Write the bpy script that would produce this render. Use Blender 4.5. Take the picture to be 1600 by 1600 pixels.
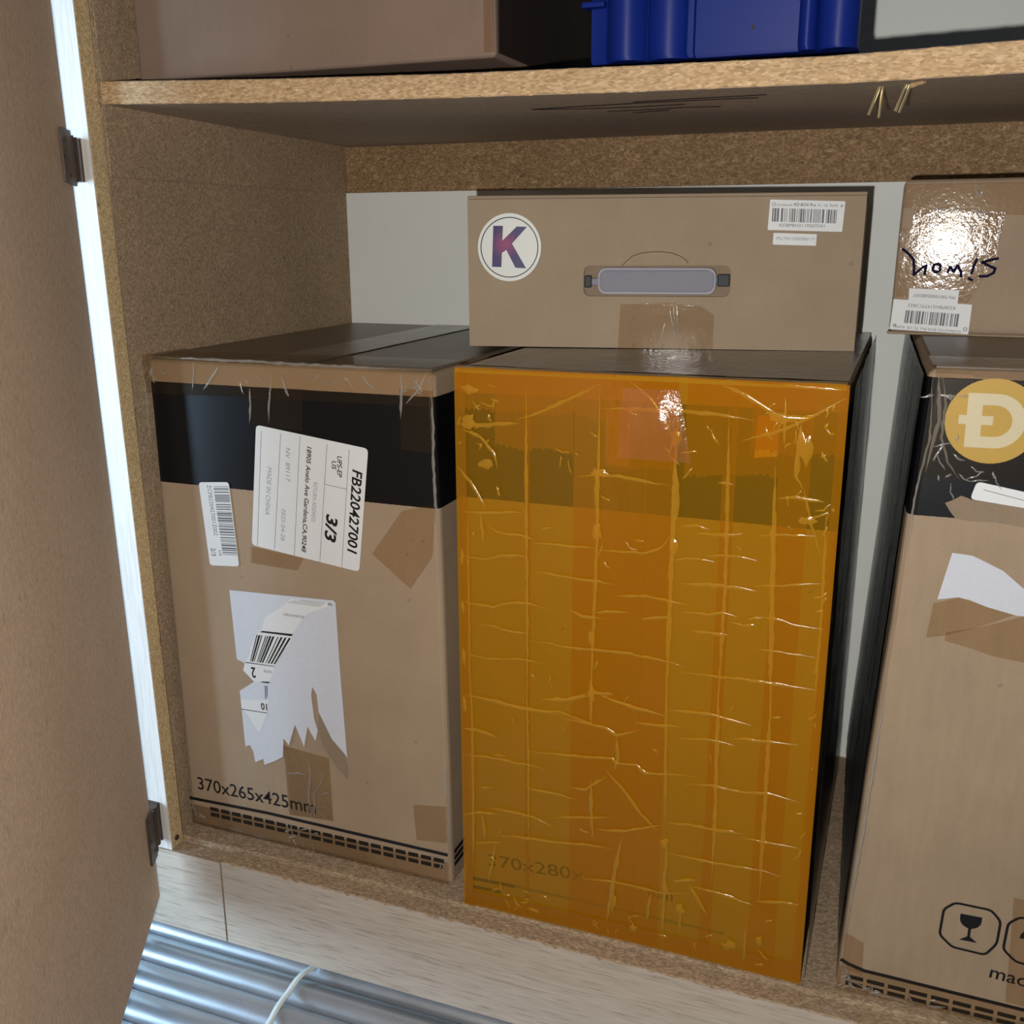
import bpy, bmesh, math, random
from mathutils import Vector, Matrix, noise

scene = bpy.context.scene
for o in list(bpy.data.objects):
    bpy.data.objects.remove(o, do_unlink=True)
COL = scene.collection

# ------------------------------------------------------------------ camera
CAM = Vector((0.587, -0.6534, 0.5317))
RGT = Vector((0.9330, 0.3598, -0.0045)).normalized()
UPV = Vector((-0.0913, 0.2487, 0.9643)).normalized()
FWD = Vector((-0.3481, 0.8993, -0.2649)).normalized()
cd = bpy.data.cameras.new('camera')
cd.sensor_fit = 'HORIZONTAL'; cd.sensor_width = 36.0; cd.lens = 35.618
cd.clip_start = 0.01; cd.clip_end = 50
cam = bpy.data.objects.new('camera', cd); COL.objects.link(cam)
m3 = Matrix((RGT, UPV, -FWD)).transposed()
cam.matrix_world = Matrix.Translation(CAM) @ m3.to_4x4()
scene.camera = cam

# ------------------------------------------------------------------ world, daylight, flash, exposure
w = bpy.data.worlds.new('world'); scene.world = w; w.use_nodes = True
bg = w.node_tree.nodes['Background']
bg.inputs[0].default_value = (0.80, 0.90, 1.0, 1); bg.inputs[1].default_value = 0.045

dl = bpy.data.lights.new('daylight_opening', 'AREA')      # open door of the store room, left of the cabinet
dl.shape = 'RECTANGLE'; dl.size = 0.9; dl.size_y = 1.5; dl.energy = 90; dl.color = (0.52, 0.76, 1.0)
dlo = bpy.data.objects.new('daylight_opening', dl); COL.objects.link(dlo)
dlo.location = (-1.5, -1.0, 0.25)
dlo.rotation_euler = (Vector((0.86, 0.50, -0.10))).to_track_quat('-Z', 'Y').to_euler()

fl = bpy.data.lights.new('phone_flash', 'SPOT')           # the phone's flash, beside its lens
fl.energy = 18.0; fl.color = (1.0, 0.972, 0.93); fl.shadow_soft_size = 0.004
fl.spot_size = math.radians(115); fl.spot_blend = 0.6
flo = bpy.data.objects.new('phone_flash', fl); COL.objects.link(flo)
flo.location = CAM - RGT * 0.032 - UPV * 0.026
flo.rotation_euler = FWD.to_track_quat('-Z', 'Y').to_euler()

vs = scene.view_settings
scene.display_settings.display_device = 'sRGB'
vs.view_transform = 'Standard'; vs.look = 'None'; vs.exposure = 0.02; vs.gamma = 1.0; vs.use_curve_mapping = False
try:
    scene.cycles.transparent_max_bounces = 16; scene.cycles.max_bounces = 6; scene.cycles.diffuse_bounces = 3; scene.cycles.glossy_bounces = 3
except Exception:
    pass

# ------------------------------------------------------------------ measured layout (metres, on each face)
D = {
 'L_front': [(-0.0001, 0.4354), (0.2654, 0.4328), (0.2702, 0.0008), (0.0018, 0.0)],
 'L_band': [(-0.0002, 0.4142), (0.2639, 0.4157), (0.2626, 0.3313), (-0.0027, 0.3282)],
 'L_A': [(0.1073, 0.3848), (0.2083, 0.3724), (0.1954, 0.2711), (0.0946, 0.2829)],
 'L_Alines': [[(0.1917, 0.3707), (0.1795, 0.2728)], [(0.1721, 0.3736), (0.1594, 0.2756)], [(0.1679, 0.3409), (0.1873, 0.3387)], [(0.1478, 0.3782), (0.1355, 0.2785)], [(0.1301, 0.379), (0.1167, 0.2816)], [(0.112, 0.3797), (0.1001, 0.2829)]],
 'L_At1': [(0.194, 0.3552), (0.1855, 0.2866)],
 'L_At2': [(0.1807, 0.3647), (0.1797, 0.3478)],
 'L_At2b': [(0.1756, 0.3605), (0.1752, 0.3537)],
 'L_At3': [(0.1686, 0.3169), (0.165, 0.2945)],
 'L_At4': [(0.1539, 0.3705), (0.1427, 0.2824)],
 'L_At5': [(0.1579, 0.3422), (0.1537, 0.3089)],
 'L_At6': [(0.1338, 0.3681), (0.1318, 0.3404)],
 'L_At7': [(0.1266, 0.3174), (0.1234, 0.2901)],
 'L_At8': [(0.1155, 0.351), (0.11, 0.3108)],
 'L_B': [(0.0462, 0.3324), (0.0764, 0.335), (0.0802, 0.2623), (0.0504, 0.2599)],
 'L_Bbar': [(0.0608, 0.3301), (0.0758, 0.3313), (0.0794, 0.271), (0.0645, 0.2701)],
 'L_Bt1': [(0.0545, 0.3309), (0.0574, 0.2873)],
 'L_Bt2': [(0.0528, 0.2757), (0.0531, 0.2688)],
 'L_Bt3': [(0.0608, 0.2745), (0.0608, 0.2697)],
 'L_C': [(0.0682, 0.2398), (0.1699, 0.2435), (0.1719, 0.2416), (0.1725, 0.191), (0.1752, 0.1022), (0.1722, 0.1059), (0.1612, 0.1169), (0.1497, 0.1402), (0.1488, 0.156), (0.145, 0.1626), (0.1432, 0.155), (0.1447, 0.1332), (0.1476, 0.1225), (0.1447, 0.112), (0.1376, 0.1244), (0.1329, 0.1041), (0.125, 0.124), (0.1175, 0.103), (0.1123, 0.1084), (0.1101, 0.0901), (0.1019, 0.0846), (0.0905, 0.0785), (0.0895, 0.0841), (0.0808, 0.0792), (0.0796, 0.0894), (0.0766, 0.0953), (0.0716, 0.093), (0.0704, 0.1466), (0.0861, 0.1579), (0.0756, 0.1668), (0.078, 0.174), (0.0701, 0.1765)],
 'L_Cw': [[(0.1295, 0.2399), (0.1661, 0.2408), (0.164, 0.2371), (0.1466, 0.2301), (0.1385, 0.2226), (0.1327, 0.2135), (0.129, 0.2071), (0.1244, 0.1969), (0.1139, 0.1881), (0.109, 0.1752), (0.1025, 0.1606), (0.0916, 0.1588), (0.0862, 0.1586), (0.0767, 0.167), (0.0783, 0.1747), (0.0835, 0.1822), (0.0851, 0.1898), (0.0926, 0.2025), (0.0984, 0.2087), (0.1026, 0.2201), (0.1185, 0.2305)], [(0.0707, 0.1384), (0.0997, 0.1427), (0.0981, 0.1305), (0.0874, 0.1089), (0.0777, 0.1238), (0.0711, 0.1302)]],
 'L_Cgap': [(0.1497, 0.1402), (0.1612, 0.1169), (0.1722, 0.1059), (0.1751, 0.089), (0.174, 0.0805), (0.1636, 0.0917), (0.1516, 0.1082), (0.1476, 0.1225)],
 'L_Cl': [[(0.0961, 0.2054), (0.0989, 0.207), (0.1295, 0.2084), (0.1277, 0.2063)], [(0.093, 0.1594), (0.1022, 0.1605), (0.1018, 0.159), (0.095, 0.1586)], [(0.0788, 0.1754), (0.1086, 0.1761), (0.1086, 0.1755), (0.0787, 0.1746)], [(0.0704, 0.1297), (0.0981, 0.1305), (0.098, 0.1299), (0.0703, 0.129)]],
 'L_Cbar': [(0.0926, 0.2025), (0.1269, 0.2044), (0.1092, 0.1779), (0.0839, 0.1768)],
 'L_Cbar2': [(0.097, 0.156), (0.1015, 0.1565), (0.1004, 0.1478), (0.0965, 0.1428)],
 'L_C2': [(0.0843, 0.1713), (0.0887, 0.1615)],
 'L_C10': [(0.0916, 0.1388), (0.0978, 0.1324)],
 'L_Cfb': [(0.1418, 0.2252), (0.1214, 0.2262)],
 'L_C527': [(0.1052, 0.1697), (0.0973, 0.1711)],
 'L_fine': [(0.1622, 0.238), (0.1261, 0.2374)],
 'L_dim': [(0.0145, 0.0384), (0.1403, 0.04), (0.0152, 0.051)],
 'L_line': [(0.0047, 0.027), (0.0904, 0.0297), (0.2661, 0.0289)],
 'L_dash': [(0.0261, 0.0189), (0.2659, 0.0203), (0.2658, 0.0128)],
 'L_p1': [(0.2351, 0.3251), (0.2644, 0.334), (0.2604, 0.2905), (0.2405, 0.2619), (0.2074, 0.2873)],
 'L_p2': [(0.2364, 0.07), (0.2669, 0.0746), (0.2671, 0.0404), (0.2384, 0.0369)],
 'L_p3': [(0.1115, 0.1015), (0.157, 0.0976), (0.1578, 0.0368), (0.1126, 0.0333)],
 'L_p4': [(0.1023, 0.415), (0.1525, 0.4157), (0.1502, 0.3826), (0.1062, 0.3825), (0.1006, 0.3857)],
 'L_p5': [(0.0933, 0.2813), (0.144, 0.2765), (0.1369, 0.2652), (0.092, 0.2667)],
 'L_hl': [[(0.0758, 0.4296), (0.0589, 0.4102)], [(0.1253, 0.4274), (0.122, 0.4116), (0.119, 0.3868)], [(0.1341, 0.4243), (0.1365, 0.4158), (0.139, 0.409)], [(0.2609, 0.4341), (0.2505, 0.4181), (0.2419, 0.4086)], [(0.2382, 0.4323), (0.2386, 0.4175), (0.2369, 0.3975)], [(0.2046, 0.4292), (0.21, 0.4227), (0.2172, 0.4181)], [(0.0052, 0.4312), (0.0002, 0.4183), (0.0004, 0.3832), (0.0006, 0.3569)], [(0.1037, 0.4142), (0.1035, 0.4001), (0.1012, 0.3857)], [(0.0516, 0.433), (0.0482, 0.4097)]],
 'L_hl2': [[(0.1349, 0.0954), (0.1372, 0.0788), (0.1335, 0.0565), (0.1354, 0.035)], [(0.1496, 0.0834), (0.1478, 0.0724), (0.1393, 0.0599), (0.1388, 0.0358)], [(0.1121, 0.0737), (0.1259, 0.0776), (0.1326, 0.0768)], [(0.1135, 0.0146), (0.109, 0.0001)], [(0.1447, 0.0589), (0.1561, 0.0645)], [(0.1351, 0.0129), (0.1362, -0.0048)]],
 'O_front': [(0.0002, 0.439), (0.2666, 0.4403), (0.2667, 0.0026), (-0.0003, -0.004)],
 'O_band': [(0.0008, 0.3446), (0.2595, 0.3468), (0.0033, 0.4195), (0.2571, 0.4246)],
 'O_xs': {40: -0.001, 80: 0.0075, 185: 0.0294, 205: 0.0335, 295: 0.0519, 315: 0.0559, 480: 0.0885, 495: 0.0914, 575: 0.1067, 600: 0.1115, 750: 0.1395, 770: 0.1432, 862: 0.1599, 875: 0.1622, 1040: 0.1914, 1090: 0.2, 1250: 0.2271, 1260: 0.2288, 1370: 0.247, 1385: 0.2494, 1450: 0.26},
 'O_w5': [[(0.0245, 0.326), (0.0326, 0.3219), (0.0509, 0.3208), (0.0629, 0.3191)], [(0.0589, 0.3167), (0.0884, 0.317), (0.1057, 0.3179)], [(0.0022, 0.3005), (0.0221, 0.3001), (0.0325, 0.3039), (0.0508, 0.306), (0.0589, 0.3039)], [(0.0589, 0.2949), (0.0848, 0.294), (0.0965, 0.2935), (0.1214, 0.2926)], [(0.0015, 0.2644), (0.0175, 0.2634), (0.028, 0.2627), (0.0343, 0.2666), (0.0528, 0.27), (0.0711, 0.2673)], [(0.0173, 0.2487), (0.0278, 0.2481), (0.0404, 0.2457), (0.0569, 0.246)], [(0.0549, 0.2405), (0.0732, 0.2411), (0.0813, 0.2392), (0.1051, 0.2407), (0.1323, 0.2417), (0.1625, 0.2394), (0.1755, 0.2374)], [(0.0018, 0.2232), (0.0212, 0.2207), (0.0486, 0.2249), (0.0713, 0.2242)], [(0.0011, 0.1872), (0.0272, 0.1872), (0.0401, 0.1862), (0.0507, 0.1837), (0.0818, 0.187), (0.1022, 0.182), (0.1182, 0.1797)], [(0.0653, 0.1948), (0.0837, 0.1968), (0.1058, 0.2048)], [(0.1077, 0.2072), (0.1236, 0.2026), (0.1411, 0.2004), (0.1584, 0.1983)], [(0.087, 0.2695), (0.0969, 0.2648), (0.1124, 0.2659)], [(0.1066, 0.2701), (0.1314, 0.2734)], [(0.1197, 0.2836), (0.1423, 0.2865), (0.1608, 0.285), (0.1745, 0.2839)], [(0.14, 0.2696), (0.1612, 0.2735)], [(0.1057, 0.3169), (0.1227, 0.3168), (0.1431, 0.3181), (0.1539, 0.324), (0.1615, 0.3378)], [(0.1659, 0.3401), (0.1764, 0.3412), (0.1853, 0.3393)], [(0.1767, 0.3357), (0.1976, 0.3369), (0.2086, 0.339)], [(0.1615, 0.3155), (0.1739, 0.3178), (0.1899, 0.3168)], [(0.1827, 0.3206), (0.2001, 0.3226), (0.2182, 0.321)], [(0.1675, 0.2992), (0.1942, 0.3006), (0.2177, 0.2998)], [(0.2149, 0.3032), (0.2352, 0.3057), (0.2598, 0.3105)], [(0.1684, 0.2783), (0.1864, 0.2788), (0.1969, 0.2812), (0.2067, 0.2797)], [(0.2179, 0.2821), (0.2316, 0.2821), (0.2471, 0.2787), (0.2605, 0.2787)], [(0.2025, 0.2753), (0.2114, 0.2737), (0.2191, 0.2761)], [(0.1771, 0.2651), (0.1888, 0.2657), (0.2004, 0.2655)], [(0.2193, 0.2583), (0.2366, 0.2584), (0.2586, 0.258)], [(0.1702, 0.2336), (0.1975, 0.234), (0.2153, 0.2349), (0.2346, 0.2342), (0.2611, 0.2351)], [(0.1639, 0.2034), (0.1898, 0.2049), (0.2199, 0.2012)], [(0.2163, 0.3388), (0.2346, 0.3407), (0.2526, 0.3421)], [(0.0039, 0.3349), (0.0225, 0.3357), (0.0509, 0.3387)], [(0.0916, 0.3685), (0.1066, 0.3707), (0.1214, 0.371), (0.1434, 0.3682), (0.1577, 0.3676)], [(0.1083, 0.38), (0.1057, 0.3697), (0.1052, 0.3473)], [(0.2281, 0.3648), (0.2394, 0.3667), (0.2574, 0.3649)], [(0.1889, 0.372), (0.1983, 0.3719)], [(0.1337, 0.3266), (0.141, 0.3264)], [(0.001, 0.3997), (0.0213, 0.4), (0.0491, 0.4036)], [(0.0471, 0.4053), (0.0683, 0.4139), (0.0945, 0.427), (0.1072, 0.4338)], [(0.005, 0.3961), (0.0192, 0.3913), (0.0291, 0.3807), (0.032, 0.3695)], [(0.0004, 0.3689), (0.0105, 0.3581), (0.0186, 0.3451), (0.0236, 0.3377)], [(0.1592, 0.4199), (0.1613, 0.4096), (0.1583, 0.3971), (0.1551, 0.388), (0.1633, 0.3824)], [(0.127, 0.4373), (0.1415, 0.4259), (0.1525, 0.4108), (0.1583, 0.3988)], [(0.1891, 0.4368), (0.2043, 0.4308), (0.2179, 0.4232), (0.2297, 0.4155)], [(0.2648, 0.4323), (0.2484, 0.4216), (0.23, 0.4105), (0.2027, 0.401)], [(0.2394, 0.4144), (0.239, 0.3975), (0.2385, 0.3804), (0.2439, 0.3723)], [(0.2439, 0.3723), (0.2505, 0.3485), (0.2586, 0.3265)], [(0.2266, 0.4386), (0.2441, 0.4378), (0.2628, 0.4371)], [(0.1094, 0.4171), (0.154, 0.4187), (0.1884, 0.4173), (0.2102, 0.4151)], [(0.0184, 0.3353), (0.0202, 0.3116)], [(0.1607, 0.3813), (0.1626, 0.3562), (0.1615, 0.3378)]],
 'O_w8': [[(0.0019, 0.1886), (0.0213, 0.1872), (0.0412, 0.1851), (0.0661, 0.1849), (0.0835, 0.1852)], [(0.0661, 0.1948), (0.0869, 0.198), (0.1021, 0.2054)], [(0.0836, 0.1825), (0.1025, 0.1814), (0.116, 0.1802), (0.1245, 0.1755), (0.1425, 0.1842)], [(0.1188, 0.2046), (0.1371, 0.1999), (0.1599, 0.1978)], [(0.1054, 0.2068), (0.1221, 0.2078)], [(0.0014, 0.1594), (0.0154, 0.1591), (0.0319, 0.1556)], [(0.0501, 0.1487), (0.0786, 0.1514), (0.0995, 0.1536), (0.1216, 0.1561), (0.125, 0.1531), (0.1401, 0.1543), (0.1469, 0.1493), (0.1632, 0.1517), (0.1871, 0.1548)], [(0.001, 0.1364), (0.0244, 0.138), (0.0464, 0.1376), (0.069, 0.1374)], [(0.05, 0.1174), (0.0699, 0.1177), (0.0948, 0.1164)], [(0.0885, 0.1254), (0.1016, 0.1263), (0.1169, 0.1405)], [(0.0221, 0.094), (0.0482, 0.0938), (0.061, 0.0928), (0.0755, 0.0883)], [(0.0746, 0.0967), (0.0968, 0.1016), (0.1219, 0.1072)], [(0.1168, 0.146), (0.1306, 0.1323), (0.1446, 0.115), (0.1583, 0.1032)], [(0.1109, 0.0943), (0.1315, 0.0975), (0.1449, 0.103), (0.1614, 0.1095)], [(0.0256, 0.07), (0.0481, 0.0732), (0.0792, 0.0755), (0.1041, 0.0794), (0.1251, 0.0805)], [(0.1374, 0.1894), (0.1489, 0.1888), (0.1713, 0.1912)], [(0.1629, 0.2026), (0.1927, 0.2044), (0.2066, 0.2027), (0.2204, 0.2009)], [(0.1701, 0.1822), (0.1936, 0.1849), (0.2092, 0.1839)], [(0.2066, 0.189), (0.2285, 0.1906), (0.2522, 0.1925)], [(0.1763, 0.1463), (0.1953, 0.1494), (0.2173, 0.1478), (0.2339, 0.1513), (0.2567, 0.1483)], [(0.1646, 0.1121), (0.1809, 0.1139), (0.2018, 0.114), (0.2206, 0.1156)], [(0.2177, 0.1123), (0.2363, 0.1121), (0.2591, 0.113)], [(0.1655, 0.0872), (0.1821, 0.0865), (0.1983, 0.0867), (0.219, 0.088), (0.2362, 0.0886), (0.2471, 0.0876)], [(0.1847, 0.0637), (0.2076, 0.062), (0.2205, 0.0597), (0.2309, 0.0587)], [(0.2315, 0.0625), (0.247, 0.0657), (0.2607, 0.0674)], [(0.0975, 0.0485), (0.1222, 0.0518), (0.143, 0.0522), (0.1635, 0.0516), (0.1833, 0.0567)], [(0.1316, 0.0943), (0.127, 0.0713), (0.1241, 0.0474), (0.1204, 0.0147)], [(0.1624, 0.1042), (0.1654, 0.09), (0.164, 0.0613), (0.1642, 0.0324), (0.1643, 0.005)], [(0.183, 0.0642), (0.1901, 0.0527), (0.1972, 0.0413)], [(0.1542, 0.0492), (0.1516, 0.0251)], [(0.1774, 0.0398), (0.1773, 0.0204)], [(0.2265, 0.0396), (0.2251, 0.0067)], [(0.0274, 0.0614), (0.0213, 0.0255)], [(0.0163, 0.0868), (0.0189, 0.0635)], [(-0.0, 0.0832), (0.0144, 0.0874), (0.0314, 0.0901)], [(0.0092, 0.0592), (0.0331, 0.0648)], [(0.1245, 0.1746), (0.1258, 0.1569), (0.1235, 0.1473)], [(0.1058, 0.1346), (0.1063, 0.1066), (0.1075, 0.0859)], [(0.2333, 0.2099), (0.2407, 0.2104)], [(0.1714, 0.0641), (0.1877, 0.0692)], [(0.0147, 0.11), (0.026, 0.1124)], [(0.0263, 0.1413), (0.0373, 0.1415)]],
 'O_edges': [[(0.0537, 0.2144), (0.0555, 0.1413), (0.0555, 0.0641)], [(0.1043, 0.2224), (0.105, 0.18)], [(0.1595, 0.2311), (0.1631, 0.108)], [(0.1965, 0.237), (0.1993, 0.1162), (0.1991, 0.0701)], [(0.2326, 0.2346), (0.2334, 0.1485), (0.2339, 0.0622)], [(0.0087, 0.2072), (0.0088, 0.0931), (0.0078, 0.0324)], [(0.0539, 0.4321), (0.0539, 0.3464), (0.0549, 0.1833)], [(0.0082, 0.3422), (0.0075, 0.175)], [(0.1072, 0.4329), (0.1067, 0.3132), (0.104, 0.1919)], [(0.1601, 0.4182), (0.1602, 0.3002), (0.1602, 0.2017)], [(0.1941, 0.4201), (0.1975, 0.3048), (0.197, 0.2081)], [(0.2251, 0.3863), (0.2283, 0.3085), (0.2324, 0.2143)], [(0.259, 0.365), (0.261, 0.2943), (0.2614, 0.2194)], [(0.2287, 0.4304), (0.2299, 0.4003)]],
 'O_dim': [(0.0205, 0.0396), (0.094, 0.0447), (0.021, 0.0498), (0.1705, 0.0447)],
 'O_line': [(0.0077, 0.0241), (0.0423, 0.0256), (0.0978, 0.0268), (0.2093, 0.0273)],
 'S_front': [(-0.0007, 0.1157), (0.3054, 0.1175), (0.3104, 0.0002), (0.0006, -0.0013)],
 'S_K': [(0.0341, 0.0817), (0.0599, 0.0816), (0.0342, 0.1082), (0.0339, 0.0546), (0.0082, 0.0817)],
 'S_Kp': [(0.0211, 0.0984), (0.029, 0.0983), (0.0284, 0.0868), (0.0403, 0.0977), (0.0486, 0.0975), (0.0363, 0.0845), (0.0478, 0.0651), (0.0391, 0.0656), (0.0316, 0.0796), (0.028, 0.0772), (0.0275, 0.0661), (0.0198, 0.0663)],
 'S_slot': [(0.0944, 0.0669), (0.2096, 0.0679), (0.2109, 0.0432), (0.0947, 0.0434)],
 'S_grip': [(0.1058, 0.0651), (0.1984, 0.0666), (0.1994, 0.0459), (0.1061, 0.0442)],
 'S_cres': [(0.125, 0.0673), (0.1287, 0.0711), (0.1334, 0.0748), (0.1399, 0.077), (0.1484, 0.0779), (0.1559, 0.078), (0.1634, 0.0771), (0.17, 0.0748), (0.1748, 0.0721), (0.1767, 0.0693)],
 'S_tape': [(0.1243, 0.037), (0.1648, 0.0387), (0.1875, 0.0365), (0.1988, 0.0291), (0.1989, 0.0016), (0.1232, 0.0005)],
 'S_l1': [(0.2367, 0.1165), (0.2921, 0.1147), (0.2914, 0.0924), (0.2361, 0.0941)],
 'S_l2': [(0.2407, 0.0919), (0.273, 0.0908), (0.2729, 0.0822), (0.2406, 0.0832)],
 'S_bar': [(0.2388, 0.1103), (0.2869, 0.1085), (0.2869, 0.0986), (0.2388, 0.1003)],
 'S_t1': [(0.2377, 0.1119), (0.2907, 0.1103), (0.2546, 0.1117), (0.2706, 0.1111)],
 'S_t2': [(0.2447, 0.0965), (0.2783, 0.0956)],
 'S_t3': [(0.2431, 0.0867), (0.2716, 0.086)],
 'S_hl': [[(0.1635, 0.0368), (0.1652, 0.0269), (0.1685, 0.0155), (0.1733, 0.0022)], [(0.1663, 0.0368), (0.1676, 0.0269), (0.1704, 0.0165), (0.1744, 0.0109)], [(0.1691, 0.0368), (0.17, 0.025), (0.1712, 0.0194)], [(0.1606, 0.0231), (0.159, 0.0154), (0.1573, 0.0097)], [(0.1592, 0.0078), (0.1597, 0.002)], [(0.1401, 0.038), (0.1516, 0.0376)], [(0.1724, 0.0368), (0.1875, 0.0357)]],
 'R_front': [(0.0199, 0.4543), (0.0006, 0.0037)],
 'R_band': [(0.0157, 0.3607), (0.0442, 0.3599), (0.0236, 0.4467)],
 'R_st': [(0.0534, 0.4218), (0.0321, 0.4206), (0.0506, 0.4473), (0.0562, 0.3961)],
 'R_D': [(0.0416, 0.4383), (0.045, 0.4056), (0.0746, 0.4231), (0.04, 0.4238), (0.0591, 0.4223), (0.0384, 0.4237)],
 'R_lab': [(0.0537, 0.3843), (0.0804, 0.3798), (0.0816, 0.3698), (0.051, 0.3729)],
 'R_labl': [(0.058, 0.3794), (0.081, 0.3746)],
 'R_tear': [(0.0372, 0.3693), (0.0414, 0.3714), (0.0459, 0.3746), (0.0532, 0.3723), (0.0816, 0.3698), (0.0828, 0.3589), (0.0673, 0.3593), (0.0515, 0.3588), (0.0442, 0.3599), (0.0406, 0.3641)],
 'R_toptear': [(0.0418, 0.4509), (0.0469, 0.4528), (0.0495, 0.457), (0.0601, 0.4574), (0.0715, 0.4557), (0.0724, 0.448), (0.046, 0.4477)],
 'R_paper': [(0.0446, 0.3377), (0.0566, 0.3369), (0.0652, 0.3331), (0.0748, 0.3288), (0.0875, 0.3184), (0.0976, 0.3066), (0.0983, 0.3007), (0.0852, 0.3007), (0.0683, 0.3043), (0.0576, 0.3079), (0.0512, 0.3089), (0.039, 0.3061)],
 'R_tapep': [(0.0463, 0.2846), (0.0657, 0.2907), (0.0896, 0.3009), (0.0969, 0.3041), (0.1011, 0.2686), (0.0917, 0.2703), (0.074, 0.2722), (0.0621, 0.2755), (0.0458, 0.2789)],
 'R_tapeq': [(0.037, 0.303), (0.0512, 0.3086), (0.0683, 0.3043), (0.0841, 0.3008), (0.0657, 0.2907), (0.0455, 0.282), (0.035, 0.2794)],
 'R_icon': [(0.0718, 0.0901), (0.0943, 0.0895), (0.1009, 0.0823), (0.1004, 0.0644), (0.0943, 0.0541), (0.0732, 0.0552), (0.0644, 0.0631), (0.0652, 0.0839)],
 'R_icon2': [(0.105, 0.0864), (0.1051, 0.0592)],
 'R_glass': [(0.0762, 0.0824), (0.0893, 0.0827), (0.0768, 0.0621), (0.088, 0.0613)],
 'R_made': [(0.0986, 0.0371), (0.1208, 0.035), (0.0984, 0.0439)],
 'R_line': [(-0.0006, 0.0287), (0.0075, 0.024), (0.0186, 0.0211), (0.1229, 0.0167)],
 'R_dash': [(0.0211, 0.0133), (0.0355, 0.0129), (0.0914, 0.0097), (0.0209, 0.0064), (0.0213, 0.0113)],
 'R_tapeb': [(0.1066, 0.1024), (0.1093, 0.0487), (0.1105, 0.0204)],
 'Q_front': [(0.0011, 0.1176), (0.08, 0.1184), (0.0939, -0.0028), (-0.0012, 0.0023)],
 'Q_l1': [(0.0024, 0.0288), (0.0592, 0.0257), (0.0588, 0.0032), (0.0014, 0.0054)],
 'Q_l2': [(0.0131, 0.0373), (0.0491, 0.0363), (0.0488, 0.026), (0.0133, 0.0276)],
 'Q_bar': [(0.0122, 0.0204), (0.0509, 0.0185), (0.0506, 0.0086), (0.0117, 0.0106)],
 'Q_t1': [(0.0563, 0.005), (0.0055, 0.0077)],
 'Q_t2': [(0.0475, 0.0231), (0.0133, 0.0247)],
 'Q_t3': [(0.0467, 0.0311), (0.0165, 0.0324)],
 'Q_ink': [[(0.0056, 0.0668), (0.01, 0.0634), (0.014, 0.0592), (0.015, 0.0536), (0.0154, 0.0475)], [(0.0154, 0.0475), (0.0188, 0.0508), (0.0217, 0.0536), (0.0236, 0.0546), (0.0231, 0.0481)], [(0.0291, 0.0551), (0.0286, 0.0509), (0.0314, 0.0495), (0.0339, 0.051), (0.0337, 0.0551), (0.0317, 0.056), (0.0293, 0.0551)], [(0.0394, 0.0496), (0.0407, 0.0538), (0.0437, 0.0501), (0.0458, 0.0548), (0.049, 0.0497), (0.0491, 0.0465)], [(0.0588, 0.0594), (0.0575, 0.0549), (0.0562, 0.0489)], [(0.0547, 0.0452), (0.0572, 0.044)], [(0.0732, 0.0601), (0.067, 0.0586), (0.0629, 0.0572), (0.0674, 0.0549), (0.0723, 0.0527), (0.0714, 0.0495), (0.0674, 0.0471), (0.0623, 0.0468)]],
 'Q_ta': [(-0.0002, 0.1208), (0.0637, 0.1192), (0.0842, 0.1187), (0.0874, 0.0911), (0.0718, 0.0918), (0.001, 0.0976)],
 'Q_tb': [(0.0136, 0.096), (0.0721, 0.0926), (0.072, 0.0595), (0.0557, 0.0271), (0.0034, 0.0307), (0.0001, 0.0829), (0.0149, 0.0828)],
 'Q_tsq': [(0.011, 0.0961), (0.0745, 0.0935), (0.0721, 0.0622), (0.0117, 0.0643)],
 'Q_hl': [[(0.0149, 0.1105), (0.0239, 0.1081), (0.0277, 0.0959), (0.028, 0.0886), (0.0249, 0.0804), (0.0243, 0.0639)], [(0.0564, 0.0937), (0.0533, 0.083), (0.0499, 0.074), (0.0483, 0.0649)], [(0.018, 0.0964), (0.0373, 0.0957), (0.0564, 0.0937), (0.0725, 0.0926)], [(0.0097, 0.0997), (0.01, 0.1061), (0.0145, 0.1051), (0.0141, 0.1006)], [(0.0741, 0.1006), (0.0725, 0.0926), (0.0721, 0.0622)], [(0.0114, 0.0824), (0.0118, 0.0629)], [(0.0521, 0.1177), (0.0531, 0.1089), (0.0561, 0.1044), (0.059, 0.1167)]],
 'shelf_bot': [(0.0009, 0.6276), (0.1554, 0.6218), (0.2893, 0.6184), (0.4194, 0.6159), (0.5402, 0.6144), (0.6326, 0.6148)],
 'shelf_top': [(0.0014, 0.6438), (0.1566, 0.6373), (0.2897, 0.6333), (0.4189, 0.6309), (0.539, 0.6295), (0.6307, 0.6316)],
}

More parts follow.
